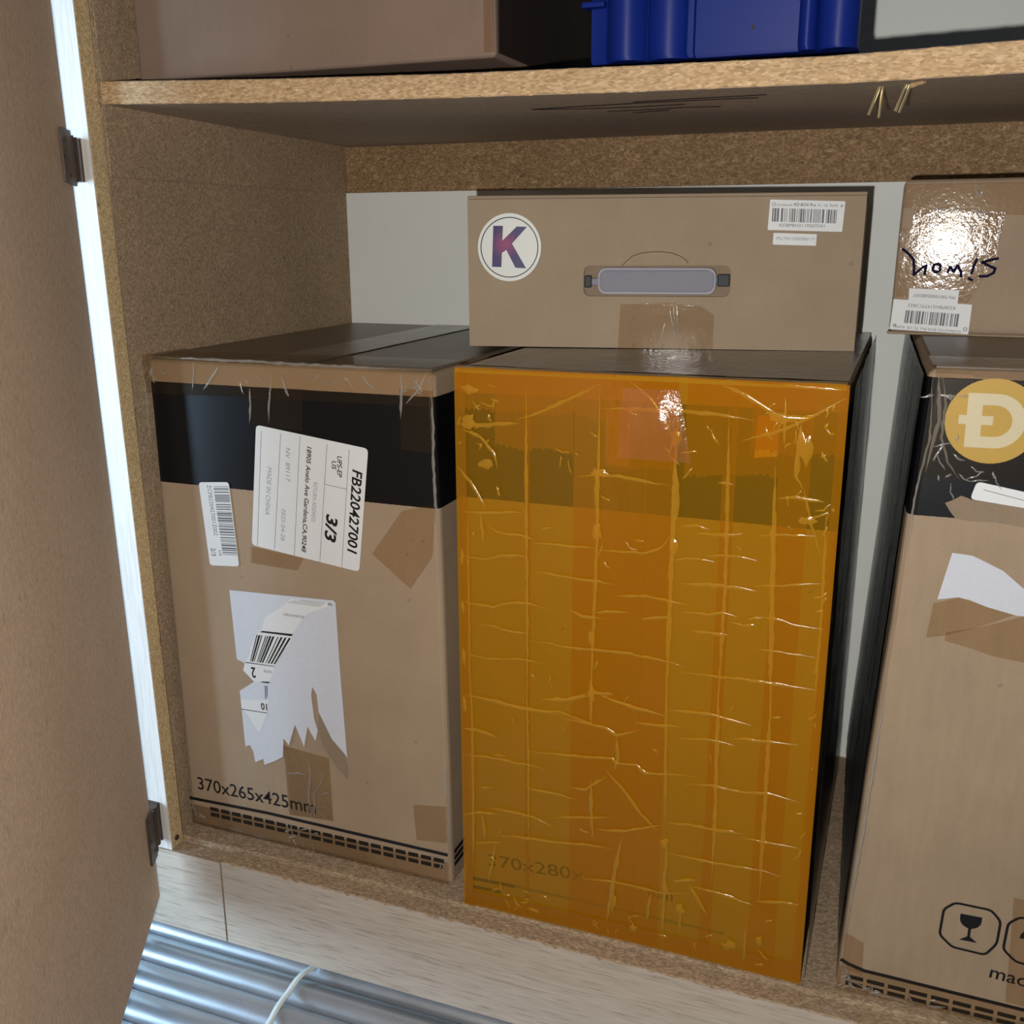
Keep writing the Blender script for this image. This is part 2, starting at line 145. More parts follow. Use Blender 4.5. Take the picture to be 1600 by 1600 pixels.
# ------------------------------------------------------------------ node helpers
class N:
    def __init__(s, name):
        s.m = bpy.data.materials.new(name); s.m.use_nodes = True
        s.t = s.m.node_tree; s.t.nodes.clear()
        s.out = s.t.nodes.new('ShaderNodeOutputMaterial')
    def n(s, typ, **kw):
        nd = s.t.nodes.new(typ)
        for k, v in kw.items():
            if k.startswith('i_'):
                key = k[2:]
                nd.inputs[int(key) if key.isdigit() else key.replace('_', ' ')].default_value = v
            else:
                setattr(nd, k, v)
        return nd
    def l(s, a, b): s.t.links.new(a, b)
    def coord(s, scale=(1, 1, 1), rot=(0, 0, 0)):
        tc = s.n('ShaderNodeTexCoord'); mp = s.n('ShaderNodeMapping')
        mp.inputs['Scale'].default_value = scale; mp.inputs['Rotation'].default_value = rot
        s.l(tc.outputs['Object'], mp.inputs['Vector']); return mp.outputs['Vector']
    def noise(s, vec, scale, detail=3, rough=0.5):
        nd = s.n('ShaderNodeTexNoise'); nd.inputs['Scale'].default_value = scale
        nd.inputs['Detail'].default_value = detail; nd.inputs['Roughness'].default_value = rough
        s.l(vec, nd.inputs['Vector']); return nd.outputs['Fac']
    def voro(s, vec, scale, rnd=1.0):
        nd = s.n('ShaderNodeTexVoronoi'); nd.inputs['Scale'].default_value = scale
        nd.inputs['Randomness'].default_value = rnd; s.l(vec, nd.inputs['Vector']); return nd
    def ramp(s, fac, stops, interp='LINEAR'):
        nd = s.n('ShaderNodeValToRGB'); cr = nd.color_ramp; cr.interpolation = interp
        while len(cr.elements) < len(stops): cr.elements.new(0.5)
        for e, (p, c) in zip(cr.elements, stops):
            e.position = p
            e.color = (c[0], c[1], c[2], 1) if isinstance(c, (tuple, list)) else (c, c, c, 1)
        s.l(fac, nd.inputs[0]); return nd.outputs[0]
    def mix(s, fac, a, b, blend='MIX'):
        nd = s.n('ShaderNodeMix', data_type='RGBA', blend_type=blend)
        for sock, v in ((nd.inputs[0], fac), (nd.inputs[6], a), (nd.inputs[7], b)):
            if isinstance(v, (int, float)): sock.default_value = v if sock is nd.inputs[0] or sock.type == 'VALUE' else (v, v, v, 1)
            elif isinstance(v, (tuple, list)): sock.default_value = (v[0], v[1], v[2], 1)
            else: s.l(v, sock)
        return nd.outputs[2]
    def math(s, op, a, b=0.0):
        nd = s.n('ShaderNodeMath', operation=op)
        for i, v in enumerate((a, b)):
            if isinstance(v, (int, float)): nd.inputs[i].default_value = v
            else: s.l(v, nd.inputs[i])
        return nd.outputs[0]
    def bump(s, h, strength=0.3, dist=0.001, normal=None):
        nd = s.n('ShaderNodeBump'); nd.inputs['Strength'].default_value = strength
        nd.inputs['Distance'].default_value = dist; s.l(h, nd.inputs['Height'])
        if normal is not None: s.l(normal, nd.inputs['Normal'])
        return nd.outputs[0]
    def principled(s, col, rough=0.6, metal=0.0, normal=None, spec=0.5):
        p = s.n('ShaderNodeBsdfPrincipled')
        for key, v in (('Base Color', col), ('Roughness', rough), ('Metallic', metal)):
            if isinstance(v, (int, float)): p.inputs[key].default_value = v
            elif isinstance(v, (tuple, list)): p.inputs[key].default_value = (v[0], v[1], v[2], 1)
            else: s.l(v, p.inputs[key])
        p.inputs['Specular IOR Level'].default_value = spec
        if normal is not None: s.l(normal, p.inputs['Normal'])
        s.l(p.outputs[0], s.out.inputs[0]); return p

def plain(name, col, rough=0.5, metal=0.0, spec=0.5, var=0.08, vscale=120, bump=0.0):
    k = N(name); v = k.coord(); f = k.noise(v, vscale, 3)
    c = k.mix(f, tuple(x * (1 - var) for x in col), tuple(min(1, x * (1 + var)) for x in col))
    nb = k.bump(f, bump, 0.0005) if bump else None
    k.principled(c, rough, metal, nb, spec); return k.m

def particleboard(name, dark, mid, light, scale=260, stretch=(1, 1, 1), speck=0.35, bump=0.35, rough=0.75, soft=0.0):
    k = N(name); v = k.coord(stretch)
    w1 = k.n('ShaderNodeTexNoise'); w1.inputs['Scale'].default_value = scale * 0.35; k.l(v, w1.inputs['Vector'])
    vm = k.n('ShaderNodeVectorMath', operation='MULTIPLY_ADD'); k.l(w1.outputs['Color'], vm.inputs[0])
    vm.inputs[1].default_value = (0.0016, 0.0016, 0.0016); k.l(v, vm.inputs[2]); vv = vm.outputs[0]
    a = k.voro(vv, scale); b = k.voro(vv, scale * 2.1)
    ca = k.ramp(a.outputs['Color'], [(0.0, dark), (0.22, mid), (0.72, mid), (1.0, light)])
    cb = k.ramp(b.outputs['Color'], [(0.0, dark), (0.5, mid), (1.0, light)])
    c = k.mix(0.40, ca, cb); c = k.mix(1.0, c, k.ramp(b.outputs['Color'], [(0.0, 0.78), (1.0, 1.22)]), 'MULTIPLY')
    big = k.noise(k.coord(), 9, 4); c = k.mix(0.5, c, k.ramp(big, [(0.3, 0.84), (0.7, 1.12)]), 'MULTIPLY')
    sp = k.voro(vv, scale * 0.75); spf = k.ramp(sp.outputs['Color'], [(0.0, 1.0), (0.06, 1.0), (0.075, 0.0)])
    c = k.mix(k.math('MULTIPLY', spf, speck), c, tuple(x * 0.28 for x in dark))
    if soft: c = k.mix(soft, c, mid)
    h = k.mix(0.5, a.outputs['Distance'], b.outputs['Color'])
    k.principled(c, rough, 0, k.bump(h, bump, 0.0006), 0.25); return k.m

def cardboard(name, col=(0.345, 0.248, 0.162), band=None, band_col=(0.004, 0.0042, 0.0055), scuff=0.12, rough=0.72, grain=0.18):
    k = N(name); v = k.coord()
    f1 = k.noise(v, 900, 2); f2 = k.noise(v, 14, 5, 0.6); f3 = k.noise(k.coord((1, 1, 0.16)), 160, 4)
    c = k.mix(f1, tuple(x * 0.87 for x in col), tuple(x * 1.12 for x in col))
    c = k.mix(0.6, c, k.ramp(f2, [(0.3, 0.86), (0.7, 1.10)]), 'MULTIPLY')
    c = k.mix(grain, c, k.ramp(f3, [(0.35, 0.92), (0.65, 1.06)]), 'MULTIPLY')
    sp = k.voro(v, 420); c = k.mix(k.math('MULTIPLY', k.ramp(sp.outputs['Color'], [(0, 1.0), (0.035, 1.0), (0.045, 0.0)]), 0.35), c, tuple(x * 0.4 for x in col))
    rg = rough
    if band:
        tc = k.n('ShaderNodeTexCoord'); sx = k.n('ShaderNodeSeparateXYZ'); k.l(tc.outputs['Object'], sx.inputs[0])
        z = sx.outputs[2]
        jit = k.math('MULTIPLY', k.math('SUBTRACT', k.noise(v, 300, 2), 0.5), 0.0006)
        z = k.math('ADD', z, jit)
        inb = k.math('MULTIPLY', k.math('GREATER_THAN', z, band[0]), k.math('LESS_THAN', z, band[1]))
        wear = k.ramp(k.noise(k.coord((1, 1, 0.3)), 55, 8, 0.72), [(0.70, 0.0), (0.75, scuff)])
        bc = k.mix(wear, band_col, tuple(x * 0.6 for x in col))
        c = k.mix(inb, c, bc)
        rg = k.mix(inb, rough, 0.38)
    k.principled(c, rg, 0, k.bump(k.mix(0.5, f1, f3), 0.12, 0.0006), 0.3); return k.m

def film(name, tint, scatter, fac, rough=0.12, bump=0.25, bscale=60, stretch=(1, 1, 1), dist=0.002, fine=0.3, gloss=1.0, ior=1.5):
    """clear or tinted adhesive tape / stretch film: tinted see-through layer, some scatter, glossy top"""
    k = N(name); v = k.coord(stretch)
    h = k.mix(fine, k.noise(v, bscale, 4, 0.55), k.noise(v, bscale * 6, 3, 0.6))
    nb = k.bump(h, bump, dist)
    tr = k.n('ShaderNodeBsdfTransparent'); tr.inputs[0].default_value = (*tint, 1)
    df = k.n('ShaderNodeBsdfDiffuse'); df.inputs[0].default_value = (*scatter, 1)
    m1 = k.n('ShaderNodeMixShader'); m1.inputs[0].default_value = fac
    k.l(tr.outputs[0], m1.inputs[1]); k.l(df.outputs[0], m1.inputs[2])
    gl = k.n('ShaderNodeBsdfGlossy'); gl.inputs['Roughness'].default_value = rough; k.l(nb, gl.inputs['Normal'])
    fr = k.n('ShaderNodeFresnel'); fr.inputs[0].default_value = ior; k.l(nb, fr.inputs['Normal'])
    m2 = k.n('ShaderNodeMixShader'); k.l(k.math('MULTIPLY', fr.outputs[0], gloss), m2.inputs[0])
    k.l(m1.outputs[0], m2.inputs[1]); k.l(gl.outputs[0], m2.inputs[2]); k.l(m2.outputs[0], k.out.inputs[0])
    return k.m

def laminate(name):
    k = N(name); v = k.coord((1.2, 20, 20)); f = k.noise(v, 26, 5, 0.62)
    v2 = k.coord((4, 120, 120)); f2 = k.noise(v2, 14, 3)
    c = k.ramp(f, [(0.25, (0.30, 0.235, 0.18)), (0.46, (0.50, 0.415, 0.335)), (0.75, (0.57, 0.49, 0.41))])
    c = k.mix(0.35, c, k.ramp(f2, [(0.3, 0.80), (0.6, 1.1)]), 'MULTIPLY')
    k.principled(c, 0.42, 0, k.bump(f2, 0.15, 0.0003), 0.4); return k.m

def laminate_v(name):
    k = N(name); v = k.coord((30, 30, 1.2)); f = k.noise(v, 26, 5, 0.62)
    c = k.ramp(f, [(0.25, (0.55, 0.50, 0.45)), (0.55, (0.70, 0.65, 0.60)), (0.8, (0.76, 0.72, 0.68))])
    k.principled(c, 0.42, 0, None, 0.4); return k.m

M = {}
M['pb_side'] = particleboard('particleboard_side', (0.199, 0.131, 0.070), (0.323, 0.225, 0.138), (0.454, 0.334, 0.219), 470, (1, 1, 0.75), 0.30, 0.3)
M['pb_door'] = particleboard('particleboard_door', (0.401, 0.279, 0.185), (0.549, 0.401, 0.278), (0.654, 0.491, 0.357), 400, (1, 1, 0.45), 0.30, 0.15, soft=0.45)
M['pb_edge'] = particleboard('particleboard_cut_edge', (0.301, 0.167, 0.073), (0.502, 0.334, 0.180), (0.669, 0.502, 0.317), 360, (0.45, 1, 1.3), 0.15, 0.7, soft=0.1)
M['pb_stile'] = particleboard('particleboard_stile_edge', (0.295, 0.194, 0.080), (0.517, 0.370, 0.192), (0.640, 0.490, 0.279), 520, (1, 1, 0.8), 0.45, 0.6)
M['pb_rail'] = particleboard('particleboard_rail', (0.141, 0.078, 0.034), (0.263, 0.160, 0.080), (0.490, 0.337, 0.180), 320, (0.7, 1, 1.1), 0.30, 0.45)
M['pb_under'] = particleboard('particleboard_smooth_face', (0.315, 0.243, 0.180), (0.381, 0.296, 0.221), (0.433, 0.341, 0.254), 220, (0.6, 0.6, 1), 0.06, 0.08, soft=0.6)
M['pb_floor'] = particleboard('particleboard_worn_base', (0.200, 0.132, 0.077), (0.349, 0.248, 0.158), (0.496, 0.380, 0.264), 380, (0.5, 1, 1), 0.25, 0.5)
M['lam'] = laminate('pale_oak_laminate'); M['lam_v'] = laminate_v('pale_laminate_upright')
def wallm():
    k = N('white_plaster'); v = k.coord(); f = k.noise(v, 160, 6, 0.6); g = k.noise(v, 6, 4); d = k.noise(v, 42, 7, 0.7)
    c = k.mix(g, (0.74, 0.76, 0.72), (0.82, 0.84, 0.80))
    c = k.mix(k.ramp(d, [(0.69, 0.0), (0.75, 0.4)]), c, (0.28, 0.26, 0.22))
    k.principled(c, 0.8, 0, k.bump(f, 0.35, 0.0015), 0.25); return k.m
M['wall'] = wallm()
def concrete():
    k = N('grey_concrete'); v = k.coord(); f = k.noise(v, 8, 8, 0.65)
    k.principled(k.ramp(f, [(0.3, (0.10, 0.10, 0.10)), (0.7, (0.22, 0.22, 0.215))]), 0.85, 0, k.bump(f, 0.3, 0.002)); return k.m
M['concrete'] = concrete()
M['cb_L'] = cardboard('cardboard_black_band_tall', band=(0.3295, 0.4150))
M['cb_O'] = cardboard('cardboard_black_band_wrapped', col=(0.31, 0.225, 0.13), band=(0.3455, 0.4225))
M['cb_R'] = cardboard('cardboard_black_band_right', col=(0.345, 0.252, 0.165), band=(0.360, 0.4465), scuff=0.3, grain=0.5)
M['cb_S'] = cardboard('cardboard_carry_box', col=(0.335, 0.252, 0.168))
M['cb_Q'] = cardboard('cardboard_small_box', col=(0.36, 0.265, 0.180))
M['cb_U'] = cardboard('cardboard_shelf_box', col=(0.225, 0.155, 0.115))
M['cb_raw'] = cardboard('cardboard_torn_layer', col=(0.27, 0.20, 0.135), rough=0.9)
M['cb_dark'] = cardboard('cardboard_taped_brown', col=(0.165, 0.125, 0.090), rough=0.35)
M['ink'] = plain('black_ink', (0.006, 0.006, 0.008), 0.5)
M['ink_pale'] = plain('faded_grey_ink', (0.28, 0.29, 0.31), 0.6)
M['ink_lt'] = plain('thin_grey_ink', (0.14, 0.14, 0.15), 0.6)
M['marker'] = plain('blue_black_marker', (0.008, 0.008, 0.03), 0.8, spec=0.05)
M['paper'] = plain('white_label_paper', (0.70, 0.71, 0.71), 0.5, var=0.03)
M['paper_torn'] = plain('torn_paper_backing', (0.58, 0.60, 0.655), 0.85, var=0.05, vscale=300, bump=0.3)
M['tape'] = film('clear_packing_tape', (0.91, 0.85, 0.765), (0.24, 0.17, 0.10), 0.04, 0.08, 0.14, 40, dist=0.0025, gloss=0.4)
M['tape_crinkle'] = film('crinkled_clear_tape', (0.90, 0.85, 0.79), (0.30, 0.24, 0.18), 0.03, 0.055, 0.20, 55, dist=0.0026, fine=0.30, gloss=0.35, ior=1.55)
M['tape_edge'] = film('tape_fold', (0.90, 0.88, 0.84), (0.62, 0.58, 0.52), 0.30, 0.12, 0.3, 120, dist=0.001, ior=1.6)
M['orange'] = film('orange_translucent_tape', (0.96, 0.71, 0.18), (0.62, 0.30, 0.008), 0.25, 0.13, 0.22, 26, (1, 1, 0.8), dist=0.004, fine=0.12, gloss=0.8)
M['orange_fold'] = film('orange_tape_fold', (0.97, 0.70, 0.16), (0.72, 0.40, 0.025), 0.38, 0.14, 0.3, 90, dist=0.002, fine=0.2, gloss=1.0)
M['black_film'] = film('black_stretch_film', (0.05, 0.05, 0.05), (0.006, 0.006, 0.006), 0.6, 0.25, 0.6, 40, (1, 1, 0.12), dist=0.006, fine=0.4)
M['grip'] = plain('frosted_lilac_plastic', (0.225, 0.222, 0.265), 0.5, spec=0.15, var=0.04)
M['grip_rim'] = plain('frosted_clear_plastic', (0.33, 0.33, 0.37), 0.4, spec=0.3, var=0.03)
M['clip'] = plain('dark_grey_clip_plastic', (0.014, 0.018, 0.024), 0.6)
M['dark'] = plain('dark_box_inside', (0.055, 0.038, 0.025), 0.9)
M['blue'] = plain('glossy_blue_plastic', (0.005, 0.018, 0.170), 0.45, spec=0.16, var=0.10, vscale=40)
M['brass'] = plain('brass_brad_steel', (0.75, 0.66, 0.42), 0.3, 0.9)
M['hinge'] = plain('tarnished_brown_hinge_steel', (0.095, 0.066, 0.05), 0.45, 0.6, var=0.3, vscale=200, bump=0.3)
M['screw'] = plain('worn_brass_screw', (0.33, 0.22, 0.10), 0.4, 0.7)
M['sticker_w'] = plain('white_vinyl', (0.68, 0.69, 0.65), 0.4, var=0.02)
M['tie'] = plain('milky_nylon', (0.70, 0.76, 0.74), 0.35, var=0.03)
M['gold'] = plain('gold_yellow_print', (0.62, 0.45, 0.13), 0.25, var=0.10, vscale=25)
M['gold_w'] = plain('pale_cream_print', (0.76, 0.74, 0.58), 0.22, var=0.05, vscale=25)
def pipem():
    k = N('galvanised_steel'); v = k.coord((0.25, 1, 1)); f = k.noise(v, 90, 5, 0.65); g = k.noise(k.coord(), 14, 4)
    k.principled(k.mix(g, (0.42, 0.46, 0.51), (0.54, 0.58, 0.63)), k.ramp(f, [(0.3, 0.26), (0.7, 0.36)]), 0.70, None); return k.m
M['pipe'] = pipem()
def kmat():
    k = N('purple_magenta_print'); tc = k.n('ShaderNodeTexCoord')
    vm = k.n('ShaderNodeVectorMath', operation='DISTANCE'); k.l(tc.outputs['Object'], vm.inputs[0]); vm.inputs[1].default_value = (0.0305, 0.0, 0.0818)
    f = k.math('DIVIDE', vm.outputs['Value'], 0.016)
    k.principled(k.ramp(f, [(0.0, (0.26, 0.022, 0.12)), (0.25, (0.20, 0.02, 0.12)), (0.75, (0.025, 0.009, 0.10))]), 0.35); return k.m
M['kprint'] = kmat()

# ------------------------------------------------------------------ object helpers
def setp(o, label=None, cat=None, group=None, kind=None):
    if label: o['label'] = label
    if cat: o['category'] = cat
    if group: o['group'] = group
    if kind: o['kind'] = kind
    return o
def empty(name, loc, rz=0):
    o = bpy.data.objects.new(name, None); COL.objects.link(o); o.empty_display_size = 0.05
    o.location = loc; o.rotation_euler = (0, 0, rz); return o
def link(name, me, mat, parent=None, smooth=False):
    me.materials.append(mat) if not me.materials else None
    o = bpy.data.objects.new(name, me); COL.objects.link(o)
    if parent is not None: o.parent = parent
    if smooth:
        for p in me.polygons: p.use_smooth = True
    return o
def bm_obj(name, bm, mat, parent=None, smooth=False, face=None):
    bmesh.ops.recalc_face_normals(bm, faces=bm.faces)
    if face is not None:
        fv = Vector(face); bm.normal_update()
        bmesh.ops.reverse_faces(bm, faces=[f for f in bm.faces if f.normal.dot(fv) < 0])
    me = bpy.data.meshes.new(name); bm.to_mesh(me); bm.free()
    me.materials.append(mat); return link(name, me, mat, parent, smooth)
def hexa(bm, c):
    """c: 8 corners, bottom ring then top ring"""
    v = [bm.verts.new(p) for p in c]
    for f in ((3, 2, 1, 0), (4, 5, 6, 7), (0, 1, 5, 4), (1, 2, 6, 5), (2, 3, 7, 6), (3, 0, 4, 7)):
        bm.faces.new([v[i] for i in f])
    return v
def boxc(x0, x1, y0, y1, z0, z1):
    return [(x0, y0, z0), (x1, y0, z0), (x1, y1, z0), (x0, y1, z0), (x0, y0, z1), (x1, y0, z1), (x1, y1, z1), (x0, y1, z1)]
def board(name, c, mat, parent=None, bev=0.0008, seg=1):
    bm = bmesh.new(); hexa(bm, c)
    if bev: bmesh.ops.bevel(bm, geom=list(bm.edges), offset=bev, segments=seg, profile=0.5, affect='EDGES')
    return bm_obj(name, bm, mat, parent)
def carton(name, c, mat, parent, bev=0.004, wob=0.0012, cuts=10, seed=0, keep_front=True):
    """a cardboard carton: subdivided walls, soft creased edges, slightly bowed faces"""
    bm = bmesh.new(); hexa(bm, c)
    bmesh.ops.bevel(bm, geom=list(bm.edges), offset=bev, segments=3, profile=0.5, affect='EDGES')
    es = [e for e in bm.edges if e.calc_length() > 0.05]
    bmesh.ops.subdivide_edges(bm, edges=es, cuts=cuts, use_grid_fill=True)
    ctr = sum((Vector(p) for p in c), Vector()) / 8
    for v in bm.verts:
        p = v.co; n = noise.noise(p * 9 + Vector((seed, 0, 0))); n2 = noise.noise(p * 28 + Vector((0, seed, 0)))
        d = (p - ctr).normalized()
        a = wob * (n + 0.5 * n2)
        if keep_front: v.co += Vector((d.x * a, max(0, d.y) * a, d.z * a * 0.6))
        else: v.co += d * a
    return bm_obj(name, bm, mat, parent, smooth=False)
def lerp2(a, b, t): return (a[0] + (b[0] - a[0]) * t, a[1] + (b[1] - a[1]) * t)
def round_poly(P, r=0.003, n=4):
    out = []; m = len(P)
    for i in range(m):
        p0, p, p1 = Vector(P[i - 1]), Vector(P[i]), Vector(P[(i + 1) % m])
        a = p + (p0 - p).normalized() * min(r, (p0 - p).length * .45); b = p + (p1 - p).normalized() * min(r, (p1 - p).length * .45)
        for k in range(n + 1):
            t = k / n; q = a * (1 - t) ** 2 + p * 2 * t * (1 - t) + b * t * t; out.append((q.x, q.y))
    return out
def slab(name, P, mat, parent, y=-0.0002, th=0.0004, sub=None):
    """thin flat piece on the front face (local x, z); its outer face at y - th"""
    bm = bmesh.new(); vs_ = [bm.verts.new((p[0], y, p[1])) for p in P]
    f = bm.faces.new(vs_)
    r = bmesh.ops.extrude_face_region(bm, geom=[f])
    for g in r['geom']:
        if isinstance(g, bmesh.types.BMVert): g.co.y -= th
    bm.normal_update(); bmesh.ops.triangulate(bm, faces=[f for f in bm.faces if len(f.verts) > 4])
    return bm_obj(name, bm, mat, parent)
def sheet(name, P, mat, parent, y):
    """single-layer film on the front face"""
    bm = bmesh.new(); f = bm.faces.new([bm.verts.new((p[0], y, p[1])) for p in P])
    bm.normal_update()
    if len(P) > 4: bmesh.ops.triangulate(bm, faces=[f])
    return bm_obj(name, bm, mat, parent, face=(0, -1, 0))
def circle(c, rx, rz=None, n=48):
    rz = rz or rx
    return [(c[0] + rx * math.cos(2 * math.pi * i / n), c[1] + rz * math.sin(2 * math.pi * i / n)) for i in range(n)]
def ring(name, c, r0, r1, mat, parent, y, n=64):
    bm = bmesh.new(); A = [bm.verts.new((c[0] + r0 * math.cos(t * 2 * math.pi / n), y, c[1] + r0 * math.sin(t * 2 * math.pi / n))) for t in range(n)]
    B = [bm.verts.new((c[0] + r1 * math.cos(t * 2 * math.pi / n), y, c[1] + r1 * math.sin(t * 2 * math.pi / n))) for t in range(n)]
    for i in range(n): bm.faces.new((A[i], B[i], B[(i + 1) % n], A[(i + 1) % n]))
    return bm_obj(name, bm, mat, parent)
def strokes(name, lines, wd, mat, parent, y, cap=True):
    """flat ink strokes along polylines on the front face"""
    bm = bmesh.new()
    for L in lines:
        P = [Vector(p) for p in L]
        for i in range(len(P) - 1):
            d = P[i + 1] - P[i]
            if d.length < 1e-6: continue
            d.normalize(); nn = Vector((-d.y, d.x)) * wd / 2; e = d * wd * 0.35 if cap else d * 0
            q = [P[i] - e + nn, P[i] - e - nn, P[i + 1] + e - nn, P[i + 1] + e + nn]
            bm.faces.new([bm.verts.new((a.x, y - 0.00001 * i, a.y)) for a in q])
    return bm_obj(name, bm, mat, parent)
def bil(Q, s, t):
    a = lerp2(Q[0], Q[1], s); b = lerp2(Q[3], Q[2], s); return lerp2(a, b, t)
def barcode(name, Q, mat, parent, y, n=60, seed=1, vertical=False):
    rnd = random.Random(seed); bm = bmesh.new(); s = 0.0; W = []
    while s < n:
        bw = rnd.choice([1, 1, 1, 2, 2, 3]); gp = rnd.choice([1, 1, 1, 2, 2, 3]); W.append((s, min(s + bw, n))); s += bw + gp
    for a, b in W:
        a /= n; b /= n
        q = [bil(Q, 0, a), bil(Q, 1, a), bil(Q, 1, b), bil(Q, 0, b)] if vertical else [bil(Q, a, 0), bil(Q, b, 0), bil(Q, b, 1), bil(Q, a, 1)]
        bm.faces.new([bm.verts.new((p[0], y, p[1])) for p in q])
    return bm_obj(name, bm, mat, parent)
def text(name, body, p0, p1, mat, parent, y, height=None, bold=0.0, shear=0.0, space=1.0):
    """flat lettering whose baseline runs from p0 to p1 on the front face"""
    cu = bpy.data.curves.new(name, 'FONT'); cu.body = body; cu.size = 1; cu.offset = bold; cu.shear = shear; cu.space_character = space
    cu.resolution_u = 3
    ob = bpy.data.objects.new(name, cu); COL.objects.link(ob)
    bpy.context.view_layer.update()
    me = bpy.data.meshes.new_from_object(ob.evaluated_get(bpy.context.evaluated_depsgraph_get()))
    bpy.data.objects.remove(ob, do_unlink=True)
    xs = [v.co.x for v in me.vertices]; x0, x1 = min(xs), max(xs)
    d = Vector(p1) - Vector(p0); L = d.length; d.normalize(); nn = Vector((-d.y, d.x)); sx = L / (x1 - x0)
    sy = height / 0.70 if height else sx
    for v in me.vertices:
        q = Vector(p0) + d * (v.co.x - x0) * sx + nn * v.co.y * sy
        v.co = (q.x, y, q.y)
    me.name = name; me.materials.clear(); me.materials.append(mat)
    return link(name, me, mat, parent)
def ridges(name, lines, wd, ht, mat, parent, y=-0.0004, seed=0, jit=0.0004, kind='stuff'):
    """raised wrinkles: tapering polylines with a small roof-shaped section"""
    rnd = random.Random(seed); bm = bmesh.new()
    for L in lines:
        P = []
        for i in range(len(L) - 1):
            a, b = Vector(L[i]), Vector(L[i + 1]); n = max(2, int((b - a).length / 0.004))
            for k in range(n): P.append(a.lerp(b, k / n))
        P.append(Vector(L[-1])); m = len(P); prev = None; w0 = wd * rnd.uniform(0.7, 1.3)
        for i, p in enumerate(P):
            d = (P[min(i + 1, m - 1)] - P[max(i - 1, 0)]); d = d.normalized() if d.length > 1e-9 else Vector((1, 0))
            nn = Vector((-d.y, d.x)); t = i / (m - 1); tp = max(0.12, min(1, 4 * t, 4 * (1 - t))) * rnd.uniform(0.7, 1.25)
            p = p + nn * rnd.uniform(-jit, jit); hw = w0 * tp / 2
            a, c, b = p + nn * hw, p + nn * hw * rnd.uniform(-.3, .3), p - nn * hw
            cur = [bm.verts.new((a.x, y, a.y)), bm.verts.new((c.x, y - ht * tp, c.y)), bm.verts.new((b.x, y, b.y))]
            if prev:
                bm.faces.new((prev[0], cur[0], cur[1], prev[1])); bm.faces.new((prev[1], cur[1], cur[2], prev[2]))
            prev = cur
    o = bm_obj(name, bm, mat, parent, smooth=True, face=(0, -1, 0))
    if kind: o['kind'] = kind
    return o
def crumple(c, ru, rv, n, seed):
    r_ = random.Random(seed); out = []
    for i in range(n):
        a = r_.uniform(0, math.pi); x = c[0] + r_.uniform(-ru, ru); z = c[1] + r_.uniform(-rv, rv); l = r_.uniform(.004, .012)
        P = [(x, z)]
        for k in range(2): a += r_.uniform(-.7, .7); x += math.cos(a) * l / 2; z -= abs(math.sin(a)) * l / 2; P.append((x, z))
        out.append([(min(.263, max(.002, px)), min(.436, max(.002, pz))) for px, pz in P])
    return out
def tube(bm, pts, r, n=10, cap=True):
    prev = None; P = [Vector(p) for p in pts]; m = len(P)
    for i, p in enumerate(P):
        d = (P[min(i + 1, m - 1)] - P[max(i - 1, 0)]).normalized()
        up = Vector((0, 0, 1)) if abs(d.z) < 0.9 else Vector((1, 0, 0))
        a = d.cross(up).normalized(); b = d.cross(a).normalized()
        cur = [bm.verts.new(p + a * r * math.cos(2 * math.pi * k / n) + b * r * math.sin(2 * math.pi * k / n)) for k in range(n)]
        if prev:
            for k in range(n): bm.faces.new((prev[k], prev[(k + 1) % n], cur[(k + 1) % n], cur[k]))
        elif cap: bm.faces.new(cur[::-1])
        prev = cur
    if cap: bm.faces.new(prev)

# ------------------------------------------------------------------ setting
DB = 0.366                                     # cabinet depth: back wall plane
ow = board('wall_back', boxc(-0.9, 2.2, DB, DB + 0.1, -0.135, 1.9), M['wall'], None, 0)
setp(ow, 'off-white plastered wall behind the cabinet shelves', 'wall', kind='structure')
of = board('floor', boxc(-3.0, 2.2, -2.5, DB + 0.1, -0.235, -0.135), M['concrete'], None, 0)
setp(of, 'grey concrete floor under the cabinet', 'floor', kind='structure')

# ------------------------------------------------------------------ cabinet
cab = empty('cabinet', (0, 0, 0))
setp(cab, 'raw particleboard cabinet with pale oak laminate front, door standing open', 'cabinet')
LEAN = -0.0117
def sxz(z): return 0.0090 + LEAN * z           # inner face of the stile
ztop = 1.05
sp = board('side_panel', boxc(-0.018, 0.0, 0.0025, DB - 0.0005, -0.02, ztop), M['pb_side'], cab)
board('upper_side_panel', boxc(0.0, 0.0028, 0.0025, DB - 0.0005, 0.5752, ztop), M['pb_side'], cab, 0.0004)
# stile: laminate skin in front of a raw board
st = board('stile', [(-0.034, -0.0152, -0.0045), (sxz(0), -0.0152, -0.0045), (sxz(0), 0.0, -0.0045), (-0.034, 0.0, -0.0045),
                     (-0.034 + LEAN * ztop, -0.0152, ztop), (sxz(ztop), -0.0152, ztop), (sxz(ztop), 0.0, ztop), (-0.034 + LEAN * ztop, 0.0, ztop)], M['pb_stile'], cab, 0.0005)
lamf = board('laminate_facing', [(-0.034, -0.0160, -0.0045), (sxz(0), -0.0160, -0.0045), (sxz(0), -0.0152, -0.0045), (-0.034, -0.0152, -0.0045),
                     (-0.034 + LEAN * ztop, -0.0160, ztop), (sxz(ztop), -0.0160, ztop), (sxz(ztop), -0.0152, ztop), (-0.034 + LEAN * ztop, -0.0152, ztop)], M['lam_v'], st, 0)
bm = bmesh.new(); tube(bm, [(sxz(0) - 0.001, -0.0085, 0.004), (sxz(0) + 0.0008, -0.0085, 0.004)], 0.0026, 12)
bm_obj('screw_head', bm, M['hinge'], st)
